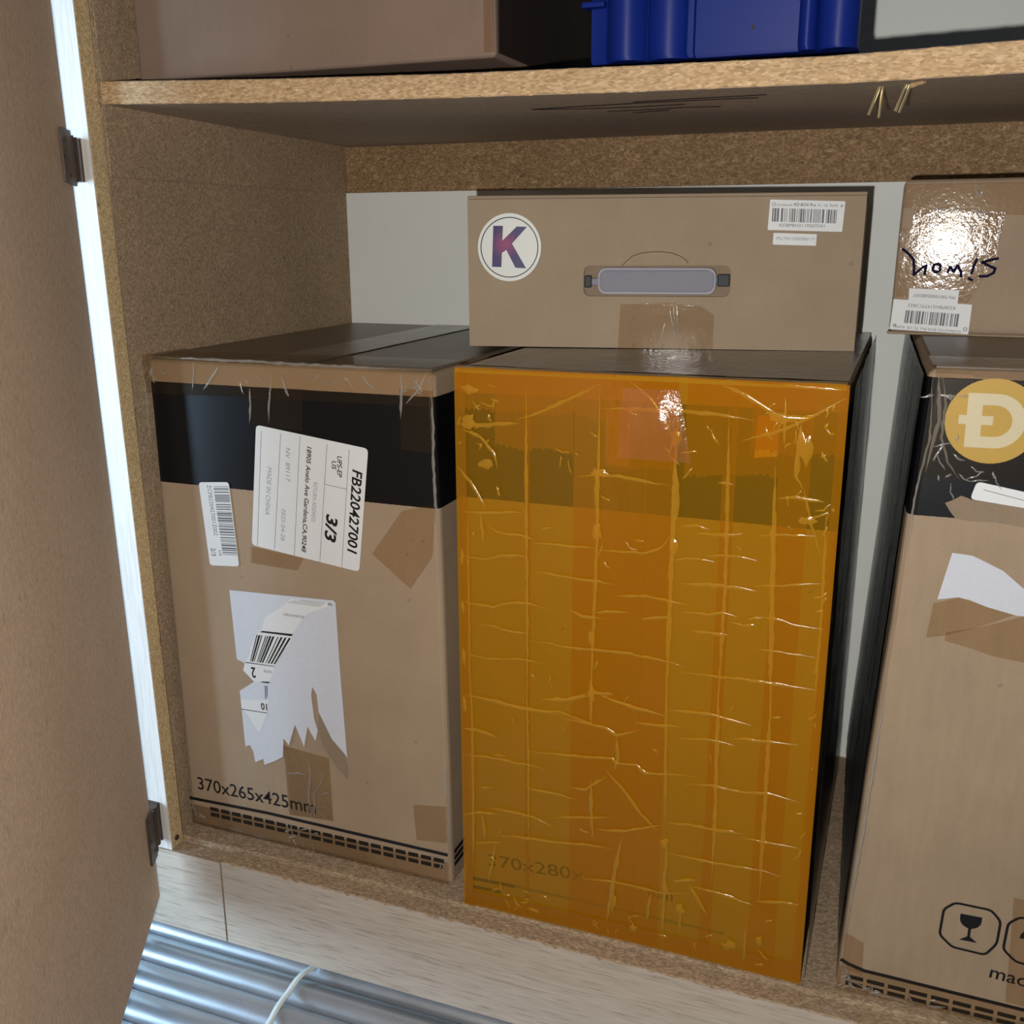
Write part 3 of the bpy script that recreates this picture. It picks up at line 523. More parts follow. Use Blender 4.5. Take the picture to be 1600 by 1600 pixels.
# shelf: sags towards the middle
SB = D['shelf_bot']; ST = D['shelf_top']
def interp(T, x):
    if x <= T[0][0]: a, b = T[0], T[1]
    elif x >= T[-1][0]: return T[-1][1] + 0.004 * (x - T[-1][0])
    else:
        for a, b in zip(T, T[1:]):
            if a[0] <= x <= b[0]: break
    return a[1] + (b[1] - a[1]) * (x - a[0]) / (b[0] - a[0])
bm = bmesh.new(); rows = []; nx = 48
for i in range(nx + 1):
    x = 0.0030 + (1.15 - 0.0030) * i / nx; zb, zt = interp(SB, x), interp(ST, x); zr = 0.6226
    rows.append([bm.verts.new((x, 0.002, zb)), bm.verts.new((x, DB - 0.001, zr)), bm.verts.new((x, DB - 0.001, zr + (zt - zb))), bm.verts.new((x, 0.002, zt))])
for a, b in zip(rows, rows[1:]):
    for k in range(4): bm.faces.new((a[k], b[k], b[(k + 1) % 4], a[(k + 1) % 4]))
bm.faces.new(rows[0]); bm.faces.new(rows[-1][::-1])
shelf = bm_obj('shelf', bm, M['pb_under'], cab)
# raw cut front edge, chipped
bm = bmesh.new(); rnd = random.Random(4); rows = []; nx = 260
for i in range(nx + 1):
    x = 0.0030 + (1.15 - 0.0030) * i / nx; zb, zt = interp(SB, x), interp(ST, x)
    j = rnd.uniform(-.00035, .00035); jt = rnd.uniform(-.0003, .0003)
    rows.append([bm.verts.new((x, 0.0021, zb + j)), bm.verts.new((x, 0.0010 + rnd.uniform(0, .0006), zb + 0.0006 + j)), bm.verts.new((x, 0.0006 + rnd.uniform(0, .0007), (zb + zt) / 2)), bm.verts.new((x, 0.0010 + rnd.uniform(0, .0006), zt - 0.0006 + jt)), bm.verts.new((x, 0.0021, zt + jt))])
for a, b in zip(rows, rows[1:]):
    for k in range(4): bm.faces.new((a[k], b[k], b[k + 1], a[k + 1]))
setp(bm_obj('cut_edge', bm, M['pb_edge'], shelf), 'rough light-coloured cut edge')
# brad points sticking out under the shelf
def nail(p0, p1, r=0.0009):
    bm = bmesh.new(); tube(bm, [p0, p1], r, 8); return bm_obj('nail', bm, M['brass'], shelf)
for a, b in (((0.5585, 0.030, 0.6165), (0.5530, 0.031, 0.5995)), ((0.5600, 0.032, 0.6165), (0.5590, 0.034, 0.5980)),
             ((0.5735, 0.028, 0.6165), (0.5680, 0.030, 0.6010)), ((0.5760, 0.026, 0.6165), (0.5702, 0.032, 0.6003))):
    nail(a, b)
bm = bmesh.new()      # splinter torn out beside the brads
hexa(bm, [(0.5755, 0.018, 0.6118), (0.582, 0.010, 0.6128), (0.584, 0.012, 0.6135), (0.577, 0.024, 0.6140), (0.5755, 0.019, 0.6147), (0.582, 0.011, 0.6147), (0.584, 0.014, 0.6147), (0.577, 0.026, 0.6147)])
bm_obj('splinter', bm, M['pb_edge'], shelf)
def under_z(x, y): return interp(SB, x) + (0.6226 - interp(SB, x)) * (y - 0.002) / (DB - 0.003)
def pen(lines, wd):
    bm = bmesh.new()
    for L in lines:
        for a, b in zip(L, L[1:]):
            d = Vector((b[0] - a[0], b[1] - a[1])); nn = Vector((-d.y, d.x)).normalized() * wd / 2
            q = [(a[0] + nn.x, a[1] + nn.y), (a[0] - nn.x, a[1] - nn.y), (b[0] - nn.x, b[1] - nn.y), (b[0] + nn.x, b[1] + nn.y)]
            bm.faces.new([bm.verts.new((x, y, under_z(x, y) - 0.0004)) for x, y in q])
    return bm_obj('pen_mark', bm, M['marker'], shelf)
for pl in ([[(0.317, 0.087), (0.345, 0.080), (0.40, 0.068), (0.455, 0.062), (0.483, 0.062)], [(0.317, 0.087), (0.35, 0.094), (0.395, 0.094), (0.43, 0.086)]], [[(0.40, 0.060), (0.44, 0.052), (0.49, 0.046)], [(0.365, 0.120), (0.40, 0.115), (0.425, 0.108), (0.45, 0.112)], [(0.38, 0.135), (0.41, 0.125)]]):
    for ln_ in pl: pen([ln_], 0.0036)
# back rail, bottom panel, kick boards
board('back_rail', boxc(0.0030, 1.15, DB - 0.0045, DB - 0.0006, 0.5752, 0.6222), M['pb_rail'], cab, 0.0004)
bp = board('bottom_panel', boxc(-0.018, 1.15, 0.0012, DB - 0.0005, -0.018, 0.0), M['pb_floor'], cab, 0.0006)
kb1 = board('kick_board', boxc(-0.034, 0.0603, -0.0152, 0.0, -0.0870, -0.0060), M['pb_floor'], cab, 0.0004)
board('laminate_facing', boxc(-0.034, 0.0603, -0.0160, -0.0152, -0.0870, -0.0060), M['lam'], kb1, 0)
kb2 = board('kick_board', boxc(0.0621, 1.15, -0.0152, 0.0, -0.0872, -0.0038), M['pb_floor'], cab, 0.0004)
bm = bmesh.new(); rnd = random.Random(9); pv = None        # laminate skin with a chipped top edge
for i in range(301):
    x = 0.0621 + (1.15 - 0.0621) * i / 300
    zt = -0.0044 + (rnd.uniform(-.0006, .0003) if rnd.random() < .75 else rnd.uniform(-.0022, -.0008))
    cur = [bm.verts.new((x, -0.0160, -0.0872)), bm.verts.new((x, -0.0160, zt)), bm.verts.new((x, -0.0152, zt)), bm.verts.new((x, -0.0152, -0.0872))]
    if pv:
        for k in range(4): bm.faces.new((pv[k], cur[k], cur[(k + 1) % 4], pv[(k + 1) % 4]))
    pv = cur
bm_obj('laminate_facing', bm, M['lam'], kb2)
bm = bmesh.new(); hexa(bm, boxc(0.05, 1.15, 0.0025, 0.007, -0.0002, 0.0006)); bm_obj('edge_lip', bm, M['pb_floor'], bp)

# door, open towards the camera
dh = (0.0062, -0.034); dd = Vector((0.4906, -0.8714)); dn = Vector((-0.8714, -0.4906))   # direction of the leaf, outward normal
zb, zt, W, T = -0.0411, 1.0, 0.56, 0.016
def dpt(s, t, z): 
    p = Vector(dh) + dd * s + dn * t; return (p.x + LEAN * 0.95 * (z - zb), p.y, z)
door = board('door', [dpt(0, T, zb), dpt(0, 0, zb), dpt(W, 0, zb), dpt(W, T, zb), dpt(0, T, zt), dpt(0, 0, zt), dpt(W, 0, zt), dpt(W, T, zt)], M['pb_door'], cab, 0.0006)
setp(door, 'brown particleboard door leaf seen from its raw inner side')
board('laminate_facing', [dpt(0, T + .0008, zb), dpt(0, T, zb), dpt(W, T, zb), dpt(W, T + .0008, zb), dpt(0, T + .0008, zt), dpt(0, T, zt), dpt(W, T, zt), dpt(W, T + .0008, zt)], M['lam_v'], door, 0)
def make_hinge(z0, z1, s0, s1):
    bm = bmesh.new(); zm = (z0 + z1) / 2; h = (z1 - z0)
    pts = [(s0, z0 + h * .06), (s1 - .002, z0), (s1, z0 + h * .05), (s1, z0 + h * .40), (s1 + .0022, z0 + h * .42), (s1 + .0022, z0 + h * .60), (s1, z0 + h * .62), (s1 - .003, z1), (s0 + .001, z1)]
    A = [bm.verts.new(dpt(-s, -0.0006, z)) for s, z in pts]; B = [bm.verts.new(dpt(-s, -0.0022, z)) for s, z in pts]
    bm.faces.new(A); bm.faces.new(B[::-1])
    for i in range(len(pts)): j = (i + 1) % len(pts); bm.faces.new((A[i], A[j], B[j], B[i]))
    tube(bm, [dpt(-s1 + .0005, -0.001, z0 + h * .08), dpt(-s1 + .0005, -0.001, z1 - h * .08)], 0.0022, 10)
    kx = dh[0] - 0.0068 + LEAN * .95 * (zm - zb)      # knuckle in the gap between door edge and stile
    tube(bm, [(kx, -0.0245, z0 + h * .10), (kx, -0.0245, z1 - h * .10)], 0.0048, 14)
    hexa(bm, boxc(kx - .010, kx + .002, -0.0182, -0.0162, z0 + h * .10, z1 - h * .10))
    for k, (s, z) in enumerate(((s0 + .012, z0 + h * .82), (s0 + .006, z0 + h * .5), (s0 + .016, z0 + h * .18))):
        tube(bm, [dpt(-s, -0.002, z), dpt(-s, -0.0028, z)], 0.0014, 10)
    return bm_obj('hinge', bm, M['hinge'], door)
make_hinge(0.567, 0.606, -0.026, 0.0035)
make_hinge(0.000, 0.047, -0.020, 0.002)

# ------------------------------------------------------------------ tall box on the left, with shipping labels
X = D['L_front']; DL = 0.339
L = empty('shipping_box', (0, 0.0201, 0.0004))
setp(L, 'tall brown carton with a black band and three white labels, beside the cabinet side', 'box')
c = [(0.0035, 0, 0), (X[2][0], 0, 0), (X[2][0], DL, 0), (0.0035, DL, 0), (X[0][0] + .0035, 0, 0.4335), (X[1][0], 0, 0.4335), (X[1][0] + .001, DL, 0.4335), (0.0035, DL, 0.4335)]
carton('body', c, M['cb_L'], L, 0.0045, 0.0012, 10, 3)
board('top_flap', boxc(0.006, 0.1325, 0.004, DL - .003, 0.4331, 0.4357), M['cb_dark'], L, 0.0008)
board('top_flap', boxc(0.1345, 0.262, 0.004, DL - .003, 0.4331, 0.4352), M['cb_dark'], L, 0.0008)
def topsheet(name, P, z, mat, par):
    bm = bmesh.new(); f = bm.faces.new([bm.verts.new((p[0], p[1], z)) for p in P]); return bm_obj(name, bm, mat, par, face=(0, 0, 1))
M['tape_top'] = film('grey_sheen_tape', (0.80, 0.76, 0.70), (0.32, 0.28, 0.24), 0.35, 0.28, 0.4, 30, (1, .5, 1), dist=0.004)
topsheet('clear_tape', [(0.108, 0.0, ), (0.160, 0.0), (0.160, DL), (0.108, DL)], 0.4361, M['tape_top'], L)
topsheet('clear_tape', [(0.002, -0.0005), (0.264, -0.0005), (0.264, 0.052), (0.002, 0.044)], 0.4366, M['tape'], L)
sheet('clear_tape', [(0.0, 0.437), (0.2655, 0.4345), (0.265, 0.408), (0.001, 0.405)], M['tape'], L, -0.0006)
sheet('clear_tape', [(0.005, 0.0215), (0.268, 0.0225), (0.268, 0.0008), (0.005, 0.0008)], M['tape'], L, -0.0009)
for i, k in enumerate(('L_p1', 'L_p2', 'L_p3', 'L_p5')):
    sheet('clear_tape', D[k], M['tape'], L, -0.0004 - 0.0001 * i)
sheet('clear_tape', D['L_p4'], M['tape_crinkle'], L, -0.0004)
sheet('clear_tape', [(0.2365, 0.42), (0.2645, 0.42), (0.2635, 0.372), (0.2365, 0.374)], M['tape'], L, -0.0005)
ridges('tape_wrinkle', D['L_hl'] + D['L_hl2'], 0.0016, 0.0005, M['tape_edge'], L, -0.0006, 2)
ridges('tape_wrinkle', [[(0.002, 0.4350), (0.05, 0.4352), (0.11, 0.4350), (0.17, 0.4345), (0.262, 0.4340)], [(0.262, 0.434), (0.2635, 0.41), (0.2632, 0.36), (0.2655, 0.30)], [(0.268, 0.12), (0.2685, 0.02)], [(0.03, 0.008), (0.06, 0.004), (0.10, 0.003)], [(0.006, 0.024), (0.010, 0.010), (0.02, 0.004)]], 0.0022, 0.0009, M['tape_edge'], L, -0.0002, 5)
ridges('tape_wrinkle', crumple((0.252, 0.425), .008, .006, 9, 1) + crumple((0.012, 0.425), .006, .008, 6, 2) + crumple((0.012, 0.016), .006, .007, 8, 3) + crumple((0.130, 0.016), .020, .010, 8, 4) + crumple((0.14, 0.425), .06, .006, 8, 5) + crumple((0.262, 0.02), .003, .010, 4, 6), 0.0011, 0.0007, M['tape_edge'], L, -0.0009, 21)
# printing on the carton
pr = text('printed_size', '370x265x425mm', D['L_dim'][0], D['L_dim'][1], M['ink'], L, -0.0003, height=0.0127, bold=0.006)
strokes('printed_line', [D['L_line']], 0.0031, M['ink'], L, -0.0003)
bm = bmesh.new()
a0, a1 = D['L_dash'][0], D['L_dash'][1]; n = 20
for i in range(n):
    for r_ in (0, 1):
        t0, t1 = i / n, (i + 0.80) / n; zo = 0.0035 - r_ * 0.0058
        p, q = lerp2(a0, a1, t0), lerp2(a0, a1, t1)
        bm.faces.new([bm.verts.new((x, -0.0003, z)) for x, z in ((p[0], p[1] + zo), (q[0], q[1] + zo), (q[0], q[1] + zo - .0038), (p[0], p[1] + zo - .0038))])
bm_obj('printed_dashes', bm, M['ink'], L)
for s in (0, 1, 2):      # the stripes run on round the right side
    zz = (0.0290, 0.0228, 0.0170)[s]; xr = 0.2690
    board('printed_line', boxc(xr + .0012, xr + .0020, 0.006, DL - .02, zz - .0015, zz + .0015), M['ink'], L, 0)
# label A
la = slab('address_label', round_poly(D['L_A'], 0.004), M['paper'], L, -0.0006, 0.0003)
ya = -0.00098
strokes('printed_rule', D['L_Alines'], 0.0004, M['ink_lt'], la, ya)
text('printed_text', 'FB220427001', *D['L_At1'], M['ink'], la, ya, height=0.0085, bold=0.022, shear=0.15)
text('printed_text', 'UPS-EP', *D['L_At2'], M['ink'], la, ya, height=0.0042, bold=0.012, shear=0.15)
text('printed_text', 'US', *D['L_At2b'], M['ink'], la, ya, height=0.0040, bold=0.012, shear=0.15)
text('printed_text', '3/3', *D['L_At3'], M['ink'], la, ya, height=0.0100, bold=0.03, shear=0.2)
text('printed_text', '18905 Anelo Ave Gardena,CA,90248', *D['L_At4'], M['ink'], la, ya, height=0.0041, bold=0.016, shear=0.15)
text('printed_text', 'RETURN ADDRESS', *D['L_At5'], M['ink_pale'], la, ya, height=0.0036, shear=0.15)
text('printed_text', 'NV  89117', *D['L_At6'], M['ink_pale'], la, ya, height=0.0042, shear=0.1)
text('printed_text', '2022-04-28', *D['L_At7'], M['ink_pale'], la, ya, height=0.0036, shear=0.1)
text('printed_text', 'MADE IN CHINA', *D['L_At8'], M['ink_pale'], la, ya, height=0.0042, shear=0.15)
# label B
lb = slab('barcode_label', round_poly(D['L_B'], 0.003), M['paper'], L, -0.0006, 0.0003)
barcode('printed_barcode', D['L_Bbar'], M['ink_lt'], lb, ya, 120, 3, True)
text('printed_text', 'ZCFB220427001Z002', *D['L_Bt1'], M['ink_lt'], lb, ya, height=0.0040)
text('printed_text', '2/3', *D['L_Bt2'], M['ink'], lb, ya, height=0.0046)
text('printed_text', 'US', *D['L_Bt3'], M['ink'], lb, ya, height=0.0026)
# label C, torn
lc = slab('torn_label', D['L_C'], M['paper_torn'], L, -0.0006, 0.0003)
slab('torn_paper_layer', D['L_Cgap'], M['cb_raw'], L, -0.0004, 0.0002)
for P in D['L_Cw']: slab('printed_paper', P, M['paper'], lc, -0.0009, 0.00015)
for P in D['L_Cl']:
    bm = bmesh.new(); bm.faces.new([bm.verts.new((p[0], -0.0012, p[1])) for p in P]); bm_obj('printed_rule', bm, M['ink'], lc)
barcode('printed_barcode', D['L_Cbar'], M['ink'], lc, -0.0012, 34, 8); barcode('printed_barcode', D['L_Cbar2'], M['ink'], lc, -0.0012, 8, 2)
def flip_text(body, P, mat, par, h, y=-0.0012, **kw):      # upside-down lettering: baseline along the top edge, running right to left
    (x0, z0), (x1, z1) = P
    return text('printed_text', body, (max(x0, x1), z0 if z0 > z1 else z1), (min(x0, x1), z0 if z0 > z1 else z1), mat, par, y, height=h, **kw)
flip_text('2', D['L_C2'], M['ink'], lc, 0.0095, bold=0.02); flip_text('10', D['L_C10'], M['ink'], lc, 0.0062, bold=0.02)
flip_text('-B220427001', D['L_Cfb'], M['ink_lt'], lc, 0.0022); flip_text('5270', D['L_C527'], M['ink_lt'], lc, 0.0024)
(fx1, fz1), (fx0, fz0) = D['L_fine']
strokes('printed_fine_print', [[(fx0 + .012, fz0 + .0022), (fx1, fz1 + .0022)], [(fx0 + .004, fz0 + .0006), (fx1 - .002, fz1 + .0006)], [(fx0, fz0 - .001), (fx1 - .004, fz1 - .001)]], 0.0005, M['ink_pale'], lc, -0.0012)
strokes('printed_emblem', [[(0.1650, 0.2390), (0.1662, 0.2405), (0.1678, 0.2402), (0.1684, 0.2388)]], 0.0009, M['ink_lt'], lc, -0.0012)

# ------------------------------------------------------------------ box wrapped in orange tape
X = D['O_front']; DO = 0.352; HO = 0.4390
O = empty('taped_box', (0.2902, 0.0047, 0.0004))
setp(O, 'tall carton wrapped all over in wrinkled translucent orange tape', 'box')
c = [(X[3][0], 0, 0), (X[2][0], 0, 0), (X[2][0], DO, 0), (X[3][0], DO, 0), (X[0][0], 0, HO), (X[1][0], 0, HO + .0008), (X[1][0], DO, HO), (X[0][0], DO, HO)]
body = carton('body', c, M['cb_O'], O, 0.003, 0.0010, 10, 11)
xs = D['O_xs']
text('printed_size', '370x280x', D['O_dim'][0], (0.1010, 0.0452), M['ink'], O, -0.0002, height=0.0105)
text('printed_size', 'mm', (0.152, 0.0445), D['O_dim'][3], M['ink'], O, -0.0002, height=0.0105)
strokes('printed_line', [[D['O_line'][0], D['O_line'][1]], [(0.0077, 0.0165), (0.030, 0.0172)]], 0.0030, M['ink'], O, -0.0002)
strokes('printed_line', [[D['O_line'][1], D['O_line'][2], D['O_line'][3]]], 0.0022, M['ink_lt'], O, -0.0002)
slab('torn_label', [(0.1105, 0.4160), (0.128, 0.4170), (0.127, 0.378), (0.112, 0.379)], M['cb_raw'], O, -0.0001, 0.0001)
slab('torn_label', [(0.212, 0.418), (0.226, 0.419), (0.226, 0.392), (0.211, 0.390)], M['paper_torn'], O, -0.0001, 0.0001)
def strip(x0, x1, z0, z1, y, zig=0, seed=0, tilt=0.0):
    """one length of orange tape on the front, folded over the top edge; zig: toothed torn lower end"""
    bm = bmesh.new(); rnd = random.Random(seed); n = 24; k = 14
    def edge(z, t): return x0 + (x1 - x0) * t + tilt * (z1 - z)
    low = []
    if zig:
        m = int((x1 - x0) / 0.0022)
        for i in range(m + 1): low.append((i / m, z0 + (0.0020 if i % 2 else 0) + zig * math.sin(i * 0.4 + seed) * 0.0012 + zig * 0.0015 * rnd.random()))
    else: low = [(0, z0), (1, z0)]
    P = [(edge(z, t), z) for t, z in low] + [(edge(z1, 1), z1), (edge(z1, 0), z1)]
    f = bm.faces.new([bm.verts.new((p[0], y, p[1])) for p in P])
    bm.normal_update()
    if len(P) > 4: bmesh.ops.triangulate(bm, faces=[f])
    return bm_obj('orange_tape_strip', bm, M['orange'], O, face=(0, -1, 0))
S_ = [(-0.0012, xs[315]), (xs[295], xs[575] + .0005), (xs[480], xs[750] + .001), (xs[575], xs[862]), (xs[750], xs[1090]), (xs[1040], xs[1370]), (xs[1250], 0.2668)]
for i, (a, b) in enumerate(S_): strip(a, b, 0.0005, HO + .0012, -0.0004 - 0.00012 * i, 0, i)
for i, (a, b, z0) in enumerate(((0.0300, xs[480], 0.3835), (xs[600], xs[860 + 2] , 0.3760), (xs[875] + .004, xs[1040], 0.3745), (xs[1090] - .004, xs[1250], 0.3770), (0.0015, 0.118, 0.4090), (xs[1260] - 0.02, 0.2665, 0.3930))):
    strip(a, b, z0, HO + .0013, -0.0014 - 0.00012 * i, 1, 20 + i)
# a strip along the bottom and round the right edge
for (P, y) in (([(-0.0005, 0.0005), (0.2668, 0.0028), (0.2668, 0.018), (-0.0005, 0.014)], -0.0024), ([(0.2600, 0.003), (0.2668, 0.003), (0.2668, 0.438), (0.2615, 0.438)], -0.0025), ([(-0.0006, 0.0), (0.0075, 0.0), (0.0078, 0.438), (-0.0006, 0.438)], -0.0026)):
    sheet('orange_tape_strip', P, M['orange'], O, y)
ridges('tape_wrinkle', D['O_w5'] + D['O_w8'], 0.0026, 0.0010, M['orange_fold'], O, -0.0026, 7)
ridges('tape_edge_fold', D['O_edges'], 0.0026, 0.0007, M['orange_fold'], O, -0.0026, 8, 0.0003)
ridges('tape_wrinkle', crumple((0.018, 0.408), .014, .022, 14, 1) + crumple((0.235, 0.412), .024, .018, 16, 2) + crumple((0.262, 0.25), .003, .15, 16, 3) + crumple((0.13, 0.02), .12, .010, 22, 4) + crumple((0.13, 0.40), .06, .02, 12, 5) + crumple((0.13, 0.22), .12, .18, 26, 6), 0.0016, 0.0009, M['orange_fold'], O, -0.0027, 23)
# puckers where the tape bridges a fold: small webs
rnd = random.Random(12); bm = bmesh.new()
for (u0, v0, ru, rv) in ((0.108, 0.372, .012, .006), (0.1065, 0.330, .006, .012), (0.1615, 0.326, .006, .010), (0.024, 0.372, .010, .006), (0.010, 0.402, .010, .010), (0.160, 0.400, .006, .012), (0.247, 0.352, .010, .005), (0.243, 0.400, .007, .018), (0.105, 0.205, .006, .012), (0.104, 0.250, .005, .010), (0.163, 0.095, .006, .008), (0.165, 0.055, .004, .012), (0.125, 0.035, .004, .014), (0.215, 0.020, .008, .008), (0.236, 0.030, .004, .010), (0.060, 0.010, .010, .004), (0.23, 0.418, .02, .006), (0.012, 0.425, .012, .006), (0.142, 0.015, .005, .008), (0.177, 0.040, .006, .010), (0.003, 0.26, .003, .010), (0.003, 0.22, .003, .012), (0.003, 0.30, .003, .010), (0.003, 0.18, .003, .012)):
    ru *= .7; rv *= .7; n = 14; ctr = bm.verts.new((u0, -0.0042, v0)); R = []
    for i in range(n):
        a = 2 * math.pi * i / n; k = rnd.uniform(.55, 1.0)
        R.append(bm.verts.new((u0 + ru * k * math.cos(a) * rnd.uniform(.8, 1.2), -0.0028, v0 + rv * k * math.sin(a) * rnd.uniform(.8, 1.2))))
    for i in range(n): bm.faces.new((ctr, R[i], R[(i + 1) % n]))
setp(bm_obj('tape_pucker', bm, M['orange_fold'], O, True, (0, -1, 0)), kind='stuff')
# bulging glossy fold near the top centre
bm = bmesh.new(); G = []
for i in range(13):
    row = []
    for j in range(9):
        s, t = i / 12, j / 8; x = 0.123 + 0.038 * s + 0.012 * (1 - t) * (s - .2); z = 0.384 + 0.048 * t
        b = math.sin(math.pi * s) * math.sin(math.pi * t); b = max(0, b) * 0.0045 + 0.0012 * math.sin(9 * s + 3 * t) * b
        row.append(bm.verts.new((x, -0.0028 - b, z)))
    G.append(row)
for i in range(12):
    for j in range(8): bm.faces.new((G[i][j], G[i + 1][j], G[i + 1][j + 1], G[i][j + 1]))
M['orange_bulge'] = film('orange_tape_loose_bulge', (0.98, 0.80, 0.42), (0.80, 0.40, 0.10), 0.16, 0.16, 0.35, 45, dist=0.004, ior=1.6)
bm_obj('loose_tape_bulge', bm, M['orange_bulge'], O, True, (0, -1, 0))
# top: brown tape over closed flaps, right side: black film
tp = board('top_flap', boxc(0.003, 0.264, 0.003, DO - .003, HO - .0006, HO + .0012), M['cb_dark'], O, 0.0007)
rnd = random.Random(6)
for i in range(7):
    x0 = 0.004 + i * 0.037; P = [(x0, 0.004 + rnd.uniform(0, .01)), (x0 + .046, 0.004 + rnd.uniform(0, .01)), (min(x0 + .046, .2655), DO - .004), (x0, DO - .004)]
    P = [(min(p[0], .2655), p[1]) for p in P]; topsheet('brown_tape_strip', P, HO + .0016 + .0001 * i, M['tape_top'], O)
bm = bmesh.new()       # lifted orange edge along the front of the lid
prev = None
for i in range(61):
    x = 0.265 * i / 60; h = 0.0004 + 0.0010 * max(0, noise.noise(Vector((x * 22, 0, 3.1)))); d = 0.004 + 0.006 * abs(noise.noise(Vector((x * 17, 5, 1))))
    cur = [bm.verts.new((x, -0.0028, HO - .002)), bm.verts.new((x, -0.0012, HO + h + .0008)), bm.verts.new((x, d, HO + h * .5 + .0016))]
    if prev: bm.faces.new((prev[0], cur[0], cur[1], prev[1])); bm.faces.new((prev[1], cur[1], cur[2], prev[2]))
    prev = cur
bm_obj('folded_tape_edge', bm, M['orange_fold'], O, False, (0, -0.7, 0.7))
def side_film(name, x, y0, y1, z0, z1, mat, par, seed, amp=0.0010, sgn=1):
    bm = bmesh.new(); G = []; ny, nz = 26, 40
    for i in range(ny + 1):
        row = []
        for j in range(nz + 1):
            y = y0 + (y1 - y0) * i / ny; z = z0 + (z1 - z0) * j / nz
            a = noise.noise(Vector((y * 90 + seed, z * 7, 1))) + 0.6 * noise.noise(Vector((y * 30, z * 40, seed)))
            row.append(bm.verts.new((x(z) + sgn * (0.0018 + amp * (1 + a)), y, z)))
        G.append(row)
    for i in range(ny):
        for j in range(nz): bm.faces.new((G[i][j], G[i + 1][j], G[i + 1][j + 1], G[i][j + 1]))
    return bm_obj(name, bm, mat, par, True, (sgn, 0, 0))
setp(side_film('black_film', lambda z: 0.2668, 0.0035, DO - .002, 0.002, HO, M['black_film'], O, 2), 'wrinkled black film on the right side')

# ------------------------------------------------------------------ flat carry box lying on top of it
X = D['S_front']; DS = 0.160; SW = 0.3075; SH = 0.1165; z0S = 0.4418
S = empty('carry_box', (0.2475, 0.1277, z0S), 0.1937)
setp(S, 'low brown carry carton with a grey handle and a round K sticker', 'box')
# front panel with a slot cut for the handle
sl = D['S_slot']; sx0, sx1, sz0, sz1 = 0.0946, 0.2102, 0.0433 - .0023, 0.0675 - .0023
zo = 0.0023        # box sits this much higher than the measuring datum
bm = bmesh.new()
outer = [(0.0, 0.0), (SW, 0.0), (SW, SH), (0.0, SH)]; inner = round_poly([(sx0, sz0), (sx1, sz0), (sx1, sz1), (sx0, sz1)], 0.006, 5)
ov = [bm.verts.new((p[0], 0.0, p[1])) for p in outer]; iv = [bm.verts.new((p[0], 0.0, p[1])) for p in inner]
oe = [bm.edges.new((ov[i], ov[(i + 1) % 4])) for i in range(4)]; ie = [bm.edges.new((iv[i], iv[(i + 1) % len(iv)])) for i in range(len(iv))]
bmesh.ops.triangle_fill(bm, use_beauty=True, use_dissolve=False, edges=oe + ie)
r = bmesh.ops.extrude_face_region(bm, geom=list(bm.faces))
for g in r['geom']:
    if isinstance(g, bmesh.types.BMVert): g.co.y += 0.003
bm_obj('front_panel', bm, M['cb_S'], S)
body = carton('body', boxc(0.0012, SW - .0012, 0.0085, DS, 0.0, SH - .002), M['cb_S'], S, 0.003, 0.0008, 8, 21)
board('slot_backing', boxc(0.085, 0.22, 0.0062, 0.0083, 0.033, 0.074), M['cb_raw'], S, 0)
for nm, cc in (('edge_strip', boxc(0.0, SW, 0.003, 0.0086, 0.0, 0.0035)), ('edge_strip', boxc(0.0, SW, 0.003, 0.0086, SH - .0035, SH)), ('edge_strip', boxc(0.0, 0.0035, 0.003, 0.0086, 0.0036, SH - .0036)), ('edge_strip', boxc(SW - .0035, SW, 0.003, 0.0086, 0.0036, SH - .0036))):
    board(nm, cc, M['cb_S'], S, 0.0004)
lid = board('lid', boxc(-0.0012, SW + .0012, 0.0045, DS + .001, SH + .0002, SH + .0030), M['cb_S'], S, 0.0010, 2)
board('lid_flap', boxc(SW + .0002, SW + .0026, 0.012, DS - .01, 0.012, SH - .006), M['cb_S'], S, 0.0008)
board('lid_flap', boxc(-0.0026, -0.0002, 0.012, DS - .01, 0.006, SH - .004), M['cb_S'], S, 0.0008)
# handle
hd = empty('handle', (0, 0, 0)); hd.parent = S
def Z(P): return [(p[0], p[1] - zo) for p in P]
gx0, gx1, gz0, gz1 = 0.1060, 0.1990, 0.0450 - zo, 0.0658 - zo
def pill(name, x0, x1, z0, z1, y0, y1, r, mat, bev):
    bm = bmesh.new(); P = round_poly([(x0, z0), (x1, z0), (x1, z1), (x0, z1)], r, 8)
    f = bm.faces.new([bm.verts.new((p[0], y1, p[1])) for p in P]); e = bmesh.ops.extrude_face_region(bm, geom=[f])
    for g in e['geom']:
        if isinstance(g, bmesh.types.BMVert):
            t = (g.co.x - x0) / (x1 - x0); g.co.y = y0 - 0.0016 * math.sin(math.pi * t)
    bmesh.ops.recalc_face_normals(bm, faces=bm.faces)
    fr = [ed for ed in bm.edges if all(v.co.y < (y1 - 1e-5) for v in ed.verts)]
    bmesh.ops.bevel(bm, geom=fr, offset=bev, segments=3, profile=0.6, affect='EDGES')
    return bm_obj(name, bm, mat, hd, False)
pill('grip_rim', gx0, gx1, gz0, gz1, -0.0022, 0.0035, 0.0075, M['grip_rim'], 0.0010)
pill('grip', gx0 + .0016, gx1 - .0016, gz0 + .0018, gz1 - .0018, -0.0028, 0.0030, 0.0060, M['grip'], 0.0006)
